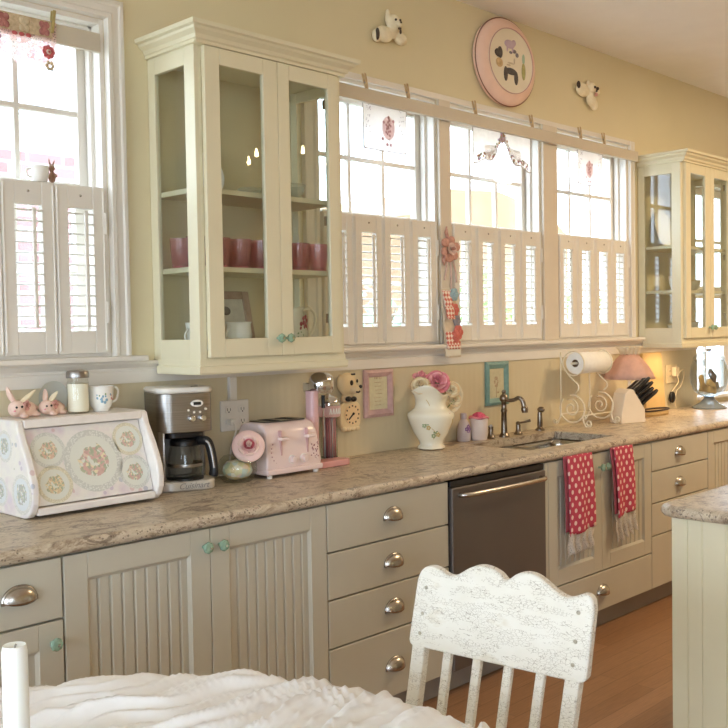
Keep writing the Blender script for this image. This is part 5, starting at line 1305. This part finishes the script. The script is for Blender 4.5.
obj('inner_line', MB().tube([(4.052+.258*.735*cos(2*pi*k/56), -.0625, 2.843+.224*.735*sin(2*pi*k/56)) for k in range(56)], .0022, 6, closed=True), pm('plate_mauve_line', (206, 160, 158), .5, var=8), op, smooth=180)
def motif(name, parts, mat):
    f = MB()
    for x, z, rx, rz in parts: f.ell((4.052+x, -.0575, 2.843+z), (rx, .0035, rz), 12, 7)
    obj(name, f, mat, fc_, smooth=180)
CH = pm('motif_charcoal', (72, 66, 66), .5, var=12, scale=60)
motif('painted_bonnet', [(-.105, .025, .034, .022), (-.092, .03, .022, .03)], CH); motif('painted_basket', [(-.098, -.022, .030, .024)], pm('motif_tan', (206, 176, 128), .5, var=20, scale=60))
motif('painted_arch', [(-.045, -.070, .018, .038), (.045, -.080, .018, .036), (.0, -.052, .052, .018)], CH)
motif('painted_bottle', [(.112, -.035, .018, .045)], pm('motif_olive', (176, 172, 110), .5, var=18, scale=60)); motif('painted_leaf', [(.112, .03, .012, .026)], pm('motif_sage', (170, 196, 172), .5, var=10))
motif('painted_lamb', [(-.01, .085, .045, .022), (.028, .098, .018, .016), (-.03, .062, .006, .018), (.015, .062, .006, .018)], pm('motif_lilac', (200, 176, 190), .5, var=14)); motif('painted_ribbon', [(.03, .055, .02, .010), (.055, .04, .014, .012), (.0, .045, .014, .007)], pm('motif_grey', (130, 124, 130), .5, var=20, scale=60))
motif('painted_sprig', [(.0, -.01, .03, .004), (.03, .005, .004, .016), (-.02, -.022, .018, .004)], pm('motif_beige', (200, 184, 160), .5, var=14))

FUR = pm('plaque_cream', (240, 230, 202), .5, var=8, scale=30)
pa = thing('animal_wall_plaque', (3.175, -.002, 2.84), 'cream lying puppy wall ornament above the first middle window', 'wall ornament')
b = MB(); b.ell((3.130, -.022, 2.805), (.055, .020, .038)); b.ell((3.190, -.030, 2.866), (.040, .024, .038)); b.ell((3.158, -.022, 2.885), (.014, .012, .040)); b.ell((3.222, -.022, 2.868), (.012, .010, .030)); b.ell((3.242, -.022, 2.805), (.042, .018, .030)); b.ell((3.086, -.018, 2.790), (.026, .016, .028)); b.ell((3.185, -.02, 2.825), (.04, .018, .03)); b.ell((3.198, -.052, 2.856), (.020, .014, .014))
obj('body', b, FUR, pa, remesh=.0035)
f = MB(); f.ell((3.176, -.055, 2.872), .0055, 8, 6); f.ell((3.207, -.054, 2.876), .0055, 8, 6); f.ell((3.199, -.066, 2.862), (.006, .004, .005), 8, 6); obj('eyes', f, W_BROWN, pa, smooth=180)
f = MB(); f.ell((3.205, -.052, 2.838), (.010, .006, .006), 8, 6); f.ell((3.212, -.05, 2.826), (.006, .005, .012), 8, 6); obj('neck_bow', f, W_BROWN, pa, smooth=180)
f = MB(); f.ell((3.080, -.030, 2.795), (.010, .010, .028), 10, 7); obj('paw_pads', f, W_BROWN, pa, smooth=180)
pb = thing('animal_wall_plaque', (4.86, -.002, 2.80), 'small cream animal wall ornament above the right hand window', 'wall ornament')
b = MB(); b.ell((4.800, -.020, 2.825), (.070, .018, .040)); b.ell((4.885, -.026, 2.850), (.035, .022, .032)); b.ell((4.890, -.022, 2.780), (.050, .018, .042)); b.ell((4.915, -.022, 2.755), (.035, .018, .034)); b.ell((4.862, -.02, 2.868), (.014, .012, .022)); b.ell((4.955, -.02, 2.835), (.026, .014, .022))
obj('body', b, FUR, pb, remesh=.0035)
f = MB(); f.ell((4.885, -.049, 2.848), .008, 8, 6); f.ell((4.918, -.046, 2.845), .010, 8, 6); f.ell((4.902, -.050, 2.828), .006, 8, 6); obj('eyes', f, W_BROWN, pb, smooth=180)
f = MB(); f.ell((4.905, -.045, 2.81), (.016, .006, .012), 8, 6); obj('neck_bow', f, pm('faded_rose', None), pb, smooth=180)
f = MB(); f.ell((4.745, -.028, 2.843), (.014, .010, .022), 10, 7); obj('hoof', f, W_BROWN, pb, smooth=180)
# flower and patchwork strip on the casing between the first two middle windows
fl = thing('fabric_flower', (3.575, -.022, 1.85), 'dusty pink fabric flower with ribbon tails on the window casing', 'ornament')
DP = pm('dusty_pink_felt', (206, 156, 140), .9, var=18, scale=60); LP_ = pm('pale_pink_felt', (232, 204, 194), .9, var=12, scale=60)
m = MB()
for k in range(6):
    a = 2*pi*k/6+.3; m.ell((3.572+.046*cos(a), -.030, 1.856+.044*sin(a)), (.026 if k % 2 else .034, .008, .022), 12, 7)
obj('petals', m, DP, fl, smooth=180); petals(fl, (3.572, -.036, 1.856), (0, -1, .1), .030, [DP, LP_, DP], 'rosette', (3, 4))
m = MB(); m.tube([(3.565, -.025, 1.89), (3.548, -.025, 1.935), (3.552, -.025, 1.965)], [.014, .012, .004], 8, flat=.4); m.tube([(3.54, -.026, 1.835), (3.525, -.026, 1.80), (3.53, -.026, 1.775)], [.013, .014, .004], 8, flat=.4); m.tube([(3.61, -.026, 1.87), (3.635, -.026, 1.855)], [.013, .005], 8, flat=.4); obj('leaves', m, DP, fl, smooth=180)
m = MB()
for dx, L in ((-.012, .12), (.004, .165), (.018, .13)): m.tube(catmull([(3.572+dx, -.022, 1.825), (3.575+dx*2.2, -.024, 1.825-L*.5), (3.572+dx*3, -.022, 1.825-L)], 5), .0055, 6, flat=.3)
obj('ribbon_tails', m, LP_, fl, smooth=180)
pm_ = thing('patchwork_hanging', (3.545, -.022, 1.5), 'narrow red checked patchwork strip with fabric flowers hanging on the casing', 'wall hanging')
RC = checks('red_check', (210, 116, 100), (242, 224, 212), .0155); TICK = pm('oatmeal_linen', (222, 206, 182), .9, var=8, scale=60)
def strip(a0, a1, b0, b1, zt, zb, y):
    return MB().grid(lambda u, v: (a0+(b0-a0)*v+((a1-a0)*(1-v)+(b1-b0)*v)*u, y-.036*v-.0025*sin(v*20), zt+(zb-zt)*v), 8, 20)
obj('backing', strip(3.500, 3.606, 3.490, 3.598, 1.660, 1.330, -.026), TICK, pm_, smooth=180, solid=.008)
obj('checked_fabric', strip(3.500, 3.565, 3.500, 3.555, 1.655, 1.515, -.033), RC, pm_, smooth=180, solid=.003)
obj('checked_fabric', MB().grid(lambda u, v: (3.494+.102*u, -.056-.012*v-.002, 1.455-.085*v), 8, 6), RC, pm_, smooth=180, solid=.003)
m = MB(); [m.tube([(3.492+.104*k/12, -.064, 1.372), (3.491+.104*k/12, -.066, 1.338)], .0042, 6) for k in range(13)]; obj('fringe', m, pm('cream_felt', (238, 228, 206), .9, var=6), pm_)
def posy(z, x, r, mt, y):
    m = MB()
    for k in range(6): a = 2*pi*k/6; m.ell((x+r*.62*cos(a), y, z+r*.62*sin(a)), (r*.5, .007, r*.5), 10, 6)
    m.ell((x, y-.005, z), (r*.35, .006, r*.35), 10, 6); obj('fabric_posy', m, mt, pm_, smooth=180)
posy(1.635, 3.585, .030, pm('powder_blue_felt', (158, 190, 204), .9, var=12, scale=60), -.040); posy(1.560, 3.578, .030, pm('coral_felt', (212, 118, 106), .9, var=18, scale=60), -.048)
posy(1.507, 3.588, .026, pm('slate_felt', (150, 148, 156), .9, var=18, scale=60), -.052); posy(1.450, 3.585, .034, pm('coral_felt', None), -.062); posy(1.425, 3.565, .022, pm('coral_felt', None), -.066)
# mug and bunny on top of the left shutters
mg = thing('small_mug', (1.455, 0, 1.9855), 'small white mug on top of the left window shutters', 'mug')
obj('bowl', MB().lathe([(.022, 0), (.026, .002), (.031, .02), (.032, .048), (.034, .052), (.030, .052), (.028, .01), (.003, .006)], (1.455, .006, 1.9855), 26), W_WHITEGLAZE, mg, smooth=60)
obj('handle', MB().tube(catmull([(1.426, .004, 2.026), (1.408, .0, 2.022), (1.410, .0, 2.004), (1.428, .004, 1.998)], 5), .0035, 8), W_WHITEGLAZE, mg, smooth=180)
bn = thing('bunny_figurine', (1.502, .004, 1.9855), 'tiny brown bunny figurine beside the mug on the left shutters', 'figurine')
b = MB(); b.ell((1.502, .006, 2.006), (.013, .012, .020)); b.ell((1.500, .004, 2.036), (.011, .011, .012)); b.tube([(1.496, .005, 2.044), (1.490, .005, 2.068)], [.0045, .002], 8); b.tube([(1.504, .005, 2.044), (1.512, .005, 2.064)], [.0045, .002], 8); b.ell((1.512, .004, 2.012), (.009, .006, .006))
obj('body', b, pm('brown_bisque', (150, 116, 92), .6, var=16, scale=60), bn, remesh=.002)

# ------------------------------------------------------------------ things inside the glazed cabinets
W_TUMB = pressed_glass('pink_glass', (238, 184, 188), .28, (254, 234, 236))
def tumbler(x, y, z, src=None):
    t = thing('glass_tumbler', (x, y, z))
    def fn(r, zz, a): k = 1+.035*cos(12*a); return (x+r*k*cos(a), y+r*k*sin(a), z+zz)
    obj('glass', MB().lathe([(.029, 0), (.032, .002), (.037, .06), (.0395, .108), (.0370, .108), (.0345, .06), (.029, .010), (.003, .008)], n=48, fn=fn), W_TUMB, t, smooth=70)
    obj('foot', MB().lathe([(.0285, .0005), (.028, .0075), (.004, .0078)], (x, y, z), 24), pm('pink_glass_base', (220, 140, 150), .15, var=10), t, smooth=50)
    return t
ORD = ['first', 'second', 'third', 'fourth', 'fifth', 'sixth', 'seventh']
t0 = None
for k in range(7):
    for rw, y in (('front', -.205), ('back', -.105)):
        x = 1.942+.0975*k
        if t0 is None: t0 = tumbler(x, y, 1.7062); o = t0
        else: o = copy_tree(t0)
        o.location = (x, y, 1.7062)
        tag(o, '%s pink glass tumbler from the left in the %s row of the tall cabinet' % (ORD[k], rw), 'glass', 'pink tumblers on the middle shelf')
fr = thing('photo_frame', (2.196, -.10, 1.3842), 'wooden framed picture standing on the floor of the tall glazed cabinet', 'picture frame')
def lean(m, z0, k=.22):
    m.v = [Vector((v.x, v.y+(v.z-z0)*k, v.z)) for v in m.v]; return m
f = MB(); x0, x1, z0, z1, w = 2.085, 2.268, 1.385, 1.628, .030
for a in ((x0, x0+w, z0, z1), (x1-w, x1, z0, z1), (x0+w, x1-w, z0, z0+w), (x0+w, x1-w, z1-w, z1)): f.box(a[0], a[1], -.135, -.119, a[2], a[3])
obj('frame', lean(f, z0), pm('walnut_frame', (176, 150, 132), .5, var=14, scale=20), fr, bevel=.003)
p = obj('picture', lean(MB().box(x0+w-.002, x1-w+.002, -.126, -.121, z0+w-.002, z1-w+.002), z0), pm('grey_print', (214, 208, 192), .8, var=8, scale=30), fr)
m = MB(); m.ell((2.150, -.128, 1.553), (.022, .002, .017), 14, 7); m.ell((2.17, -.128, 1.49), (.03, .002, .02), 14, 7); obj('print_motif', lean(m, z0), pm('print_ink', (120, 112, 106), .8, var=24, scale=50), p, smooth=180)
ju = thing('floral_jug', (2.455, -.15, 1.3842), 'cream jug with a red rose and curled handle, right side of the tall cabinet', 'jug')
jx2, jy2 = 2.440, -.15
obj('body', MB().lathe([(.030, 0), (.034, .004), (.048, .03), (.055, .07), (.050, .11), (.038, .15), (.036, .168), (.042, .182)], (jx2, jy2, 1.3842), 30, caps=False), W_CERAMIC, ju, smooth=60, solid=.004)
hp = catmull([(jx2+.036, jy2-.004, 1.552), (jx2+.075, jy2-.012, 1.560), (jx2+.100, jy2-.016, 1.535), (jx2+.098, jy2-.014, 1.49), (jx2+.074, jy2-.010, 1.450), (jx2+.048, jy2-.006, 1.430)], 6)
obj('handle', MB().tube(hp, .0062, 9), W_CERAMIC, ju, smooth=180)
sprays(ju, (jx2, jy2), .050, [(-1.45, 1.49), (-1.1, 1.478), (-1.2, 1.512)], [pm('rose_red', (180, 80, 90), .4, var=16)], .015); sprays(ju, (jx2, jy2), .054, [(-1.8, 1.455), (-.95, 1.44)], [GRN], .010)
for x, l in ((2.112, 'white sugar bowl in front of the framed picture in the tall cabinet'),):
    sb = thing('sugar_bowl', (x, -.215, 1.3842), l, 'bowl')
    obj('bowl', MB().lathe([(.022, 0), (.026, .004), (.042, .04), (.048, .085), (.044, .115), (.049, .125), (.045, .125), (.038, .05), (.004, .01)], (x, -.215, 1.3842), 28), W_WHITEGLAZE, sb, smooth=60)
    for s in (-1, 1): obj('handle', MB().tube([(x+s*(.042+.016*sin(pi*k/8)), -.215, 1.435+.055*k/8) for k in range(9)], .004, 7), W_WHITEGLAZE, sb, smooth=180)
cc = thing('creamer', (1.965, -.165, 1.3842), 'small white fluted cup seen through the left side glass of the tall cabinet', 'cup')
obj('bowl', MB().lathe([(.022, 0), (.026, .004), (.034, .04), (.040, .095), (.044, .125), (.039, .124), (.032, .05), (.004, .01)], n=40, fn=lambda r, z, a: (1.965+r*(1+.05*cos(10*a))*cos(a), -.165+r*(1+.05*cos(10*a))*sin(a), 1.3842+z)), W_WHITEGLAZE, cc, smooth=60)
obj('handle', MB().tube([(1.965-.038-.02*sin(pi*k/8), -.165, 1.43+.06*k/8) for k in range(9)], .004, 7), W_WHITEGLAZE, cc, smooth=180)
gp = thing('dinner_plate', (2.08, -.06, 1.9832), 'white plate standing on the top shelf of the tall cabinet', 'plate')
obj('dish', MB().lathe([(.003, 0), (.055, .002), (.08, .010), (.084, .014), (.078, .013), (.05, .006), (.003, .005)], n=40, fn=lambda r, d_, a: (2.085+r*cos(a), -.080-d_+(r*sin(a)+.084)*.25, 1.9835+.084+r*sin(a)*.97)), W_WHITEGLAZE, gp, smooth=60)
for x, y, r, h, l in ((2.235, -.15, .050, .032, 'low cut glass dish in the middle of the top shelf'), (2.425, -.165, .058, .062, 'cut glass bowl at the right of the top shelf')):
    g = thing('glass_bowl', (x, y, 1.9832), l, 'bowl')
    obj('bowl', MB().lathe([(r*.5, 0), (r*.55, .004), (r*.85, h*.6), (r, h), (r*.94, h), (r*.75, h*.55), (r*.4, .008), (.003, .008)], n=48, fn=lambda q, z, a: (x+q*(1+.04*cos(8*a))*cos(a), y+q*(1+.04*cos(8*a))*sin(a), 1.9832+z)), pressed_glass('cut_glass', (236, 238, 232), .22, (250, 252, 250)) if 'cut_glass' not in MATS else MATS['cut_glass'], g, smooth=30)
    obj('foot', MB().lathe([(r*.5, .0002), (r*.5, .004)], (x, y, 1.9832), 24), glass('cut_glass'), g)
# far cabinet
for k, (x, y, z, r, h, mt, l) in enumerate(((5.66, -.16, 1.3842, .060, .085, W_WHITEGLAZE, 'white china bowl low in the far glazed cabinet'), (5.86, -.15, 1.3842, .055, .10, W_WHITEGLAZE, 'white china bowl behind the right door of the far cabinet'), (5.67, -.15, 1.6802, .05, .09, W_CERAMIC, 'cream bowl on the lower shelf of the far cabinet'), (5.88, -.16, 1.6802, .05, .07, W_CERAMIC, 'cream bowl at the right of the lower shelf in the far cabinet'))):
    g = thing('china_bowl', (x, y, z), l, 'bowl', 'china in the far cabinet')
    obj('bowl', MB().lathe([(r*.5, 0), (r*.52, .006), (r*.85, h*.5), (r, h), (r*.95, h), (r*.75, h*.5), (r*.35, .010), (.003, .010)], (x, y, z), 32), mt, g, smooth=60)
    obj('rim_line', MB().tube([(x+r*cos(2*pi*q/32), y+r*sin(2*pi*q/32), z+h) for q in range(32)], .0022, 6, closed=True), GOLD, g, smooth=180)
g = thing('dinner_plate', (5.66, -.07, 1.9552), 'cream plate standing on the top shelf of the far cabinet', 'plate')
obj('dish', MB().lathe([(.003, 0), (.08, .002), (.115, .010), (.120, .014), (.112, .013), (.07, .006), (.003, .005)], n=44, fn=lambda r, d_, a: (5.67+r*cos(a), -.085-d_+(r*sin(a)+.12)*.22, 1.9555+.12+r*sin(a)*.975)), W_CERAMIC, g, smooth=60)

# ------------------------------------------------------------------ chandelier (its bulbs show in the cabinet glass)
ch = thing('chandelier', (3.62, -1.75, 2.40), 'candle chandelier above the island, its bulbs mirrored in the cabinet glass', 'chandelier')
hx, hy = 3.62, -1.75
obj('stem', MB().lathe([(.012, -.08), (.03, -.06), (.02, -.03), (.012, .0), (.018, .05), (.008, .10), (.008, CEIL-2.44)], (hx, hy, 2.40), 18), W_IRON, ch, smooth=60)
obj('canopy', MB().lathe([(.06, CEIL-.03), (.065, CEIL-.0005)], (hx, hy, 0), 24), W_IRON, ch, smooth=40)
BULB = glow('bulb_glow', (255, 226, 176), 60)
for k in range(6):
    a = 2*pi*k/6+R_(180); bx, by = hx+.27*cos(a), hy+.27*sin(a)
    arm = obj('arm', MB().tube(catmull([(hx, hy, 2.36), (hx+.12*cos(a), hy+.12*sin(a), 2.32), (hx+.23*cos(a), hy+.23*sin(a), 2.33), (bx, by, 2.375)], 6), .006, 8), W_IRON, ch, smooth=180)
    obj('candle_sleeve', MB().lathe([(.024, 0), (.012, .004), (.011, .06)], (bx, by, 2.375), 14), W_CERAMIC, arm, smooth=40)
    obj('bulb', MB().lathe([(.005, .060), (.009, .070), (.010, .080), (.006, .094), (.0015, .110)], (bx, by, 2.375), 14), BULB, arm, smooth=180)

# ------------------------------------------------------------------ table, cloth, candle, chair
TX, TY = .49, -1.87; TR = .775
tb = thing('dining_table', (TX, TY, 0), 'round dining table hidden under the white cloth in the foreground', 'table')
obj('tabletop', MB().lathe([(.74, .70), (.755, .705), (.755, .728), (.74, .732)], (TX, TY, 0), 48), W_CRACK, tb, smooth=40)
obj('pedestal', MB().lathe([(.10, .08), (.07, .14), (.055, .30), (.07, .45), (.05, .55), (.11, .70)], (TX, TY, 0), 28), W_CRACK, tb, smooth=60)
for k in range(4):
    a = pi/4+pi/2*k
    obj('foot', MB().tube([(TX+.05*cos(a), TY+.05*sin(a), .16), (TX+.25*cos(a), TY+.25*sin(a), .10), (TX+.42*cos(a), TY+.42*sin(a), .032)], [.045, .038, .03], 10), W_CRACK, tb, smooth=180)
NR, NA = 230, 420
def saw(v, k=.80):
    v = v-math.floor(v); return (v/k)**1.4 if v < k else ((1-v)/(1-k))**1.2
def cl_h(x, y):
    w = noise.noise(Vector((x*1.7, y*1.7, 3.1)))*.16+noise.noise(Vector((x*5, y*5, 1.3)))*.035
    u = (y-.22*x+w)
    a1 = .5+.5*noise.noise(Vector((x*3.1, y*6, 5.5))); a2 = .5+.5*noise.noise(Vector((x*6, y*9, 2.2)))
    h = .038*saw(u*7.0+.35*noise.noise(Vector((x*5, y*3, 0))))*(.35+a1)
    h += .020*saw((u+.05*w)*24+.8*noise.noise(Vector((x*8, y*5, 6))))*(.2+a2)
    return h+.0020*noise.noise(Vector((x*34, y*60, 2)))
m = MB()
for j in range(NR+1):
    for i in range(NA):
        a = 2*pi*i/NA
        s_ = j/NR*.995
        if s_ <= TR:
            r = s_; x, y = TX+r*cos(a), TY+r*sin(a); z = .7375+cl_h(x, y)*(1-.3*max(0, (r-.70)/.075))
            if r > .735: z -= .012*((r-.735)/.04)**2
            x += .006*noise.noise(Vector((x*9, y*9, 4))); y += .006*noise.noise(Vector((x*9, y*9, 8)))
        else:
            d_ = s_-TR; f_ = min(1, d_/.10)
            r = TR+.012*sin(min(d_/.05, 1)*pi/2)+f_*.030*sin(a*22+1.3*sin(a*5))
            r += .012*noise.noise(Vector((cos(a)*6, sin(a)*6, d_*9)))*f_
            x, y = TX+r*cos(a), TY+r*sin(a); z = .722+.012*noise.noise(Vector((x*14, y*14, 2)))*(1-f_)+.018*(1-f_)-max(0, d_-.004)*.98
        m.v.append(Vector((x, y, z)))
for j in range(NR):
    for i in range(NA): m.f.append((j*NA+i, j*NA+(i+1) % NA, (j+1)*NA+(i+1) % NA, (j+1)*NA+i))
tcl = obj('tablecloth', m, W_CLOTH, at=(TX, TY, .739), smooth=180); tag(tcl, 'white ruffled tablecloth over the round table in the foreground', 'tablecloth')
cs_ = thing('candlestick', (.272, -2.20, .79), 'low glass candlestick holding the white taper on the table', 'candlestick')
kx, ky = .268, -2.197
obj('stick', MB().lathe([(.048, 0), (.05, .006), (.02, .014), (.012, .026), (.018, .036), (.016, .053), (.014, .055)], (kx, ky, .790), 26), glass('candlestick_glass', (226, 234, 232), 1.5), cs_, smooth=50)
cn = thing('taper_candle', (kx, ky, .846), 'white taper candle standing at the left edge of the picture', 'candle')
obj('wax', MB().lathe([(.0105, 0), (.0122, .004), (.0118, .335), (.0105, .341), (.006, .339), (.002, .3375)], (kx, ky, .846), 28), W_CANDLE, cn, smooth=50)
obj('wick', MB().tube([(kx, ky, 1.183), (kx+.001, ky, 1.186), (kx+.002, ky, 1.1875)], .001, 6), pm('wick_grey', (150, 144, 136), .9, var=6), cn)

# chair: local x points away from the table, y along the back
CX, CY, CYAW = 1.6925, -1.7066, -.1121
chx = thing('dining_chair', (CX-.21*cos(CYAW), CY+.21*sin(CYAW), 0), 'white crackle painted chair with a scalloped back at the table', 'chair', rot=-CYAW*0+math.atan2(-sin(CYAW), cos(CYAW)), local=True)
w = .470; tilt = .2828; zt = .8833
def bk(u, t, z):
    """point on the leaning back: u across, t thickness outwards, z height"""
    return (.21+(z-zt)*math.tan(tilt)+t, u, z)
TOPP_ = [(0, -.030), (.006, -.016), (.03, -.001), (.07, .005), (.12, .002), (.16, -.006), (.20, -.010), (.24, -.004), (.30, .014), (.36, .024), (.42, .023), (.48, .014), (.51, .004), (.525, .0), (.54, .005), (.575, .018), (.63, .025), (.69, .021), (.75, .007), (.81, -.008), (.86, -.014), (.90, -.009), (.94, -.001), (.97, -.003), (.994, -.016), (1, -.030)]
TOPP = [(v.x, v.y) for v in catmull([(a, b, 0) for a, b in TOPP_], 5)]
def topz(s):
    pts = TOPP
    for (a, b), (c, d_) in zip(pts, pts[1:]):
        if s <= c: return b+(d_-b)*(s-a)/(c-a)
    return pts[-1][1]
poly = [(w/2-w*k/90, zt+topz(k/90)) for k in range(91)]
zb = zt-.182
poly += [(-w/2, zb+.014), (-w/2+.004, zb+.004), (-w/2+.014, zb), (w/2-.014, zb), (w/2-.004, zb+.004), (w/2, zb+.014)]
cr_ = MB().prism(poly, lambda u, z, k: bk(u, .026 if k else 0, z)); obj('crest_rail', cr_, W_CRACK, chx, bevel=.005, seg=3, smooth=40)
for u, z in ((w/2-.03, zt-.045), (w/2-.03, zt-.105), (w/2-.03, zt-.15), (-w/2+.035, zt-.04), (-w/2+.035, zt-.10), (-w/2+.035, zt-.148)):
    obj('peg_head', MB().ell(bk(u, -.0005, z), (.0025, .005, .005), 10, 6), pm('worn_paint', (176, 168, 150), .6, var=14), chx, smooth=180)
for u in (w/2-.028, -w/2+.030):
    s = MB()
    pts = [bk(u*1.0, .013, zb+.01), bk(u*.985, .013, .70), bk(u*.97, .013, .58), (.21+(.45-zt)*math.tan(tilt)+.013, u*.95, .45), (.21+(.45-zt)*math.tan(tilt)+.03, u*.96, .25), (.21+(.45-zt)*math.tan(tilt)+.085, u*1.0, .003)]
    vs_ = []
    n = len(pts)
    for p in pts:
        for a, b in ((-.014, -.018), (.014, -.018), (.014, .018), (-.014, .018)): s.v.append(Vector((p[0]+a, p[1]+b, p[2])))
    for k in range(n-1):
        for q in range(4): s.f.append((k*4+q, k*4+(q+1) % 4, (k+1)*4+(q+1) % 4, (k+1)*4+q))
    s.f += [(0, 1, 2, 3), tuple((n-1)*4+q for q in range(4))]
    obj('back_post', s, W_CRACK, chx, bevel=.004, seg=2)
for k in range(4):
    u = w/2-.028-(w-.058)*(k+1)/5
    s = MB(); P = [bk(u, .013, zb+.006), bk(u*.99, .013, .66), bk(u*.97, .013, .50)]
    for p in P:
        for a, b in ((-.008, -.011), (.008, -.011), (.008, .011), (-.008, .011)): s.v.append(Vector((p[0]+a, p[1]+b, p[2])))
    for j in range(2):
        for q in range(4): s.f.append((j*4+q, j*4+(q+1) % 4, (j+1)*4+(q+1) % 4, (j+1)*4+q))
    s.f += [(0, 1, 2, 3), (8, 9, 10, 11)]
    obj('spindle', s, W_CRACK, chx, bevel=.003)
xb = .21+(.49-zt)*math.tan(tilt)+.013
obj('back_stretcher', MB().box(xb-.012, xb+.012, -w/2+.05, w/2-.05, .475, .505), W_CRACK, chx, bevel=.004)
sx = .21+(.45-zt)*math.tan(tilt)
seat = MB().ext_z([(sx+.0, -.19), (sx+.0, .19), (sx-.38, .215), (sx-.415, .18), (sx-.415, -.18), (sx-.38, -.215)], .435, .465); obj('seat', seat, W_CRACK, chx, bevel=.008, seg=3)
ap = MB(); ap.box(sx-.39, sx-.01, -.185, -.165, .385, .435); ap.box(sx-.39, sx-.01, .165, .185, .385, .435); ap.box(sx-.39, sx-.37, -.165, .165, .385, .435); obj('apron', ap, W_CRACK, chx, bevel=.003)
for u in (-.175, .175):
    obj('front_leg', MB().tube([(sx-.375, u, .43), (sx-.375, u, .30), (sx-.375, u, .15), (sx-.375, u, .003)], [.02, .023, .018, .013], 12), W_CRACK, chx, smooth=180)
    obj('side_stretcher', MB().tube([(sx-.375, u, .17), (sx+.02, u, .17)], .011, 8), W_CRACK, chx, smooth=180)
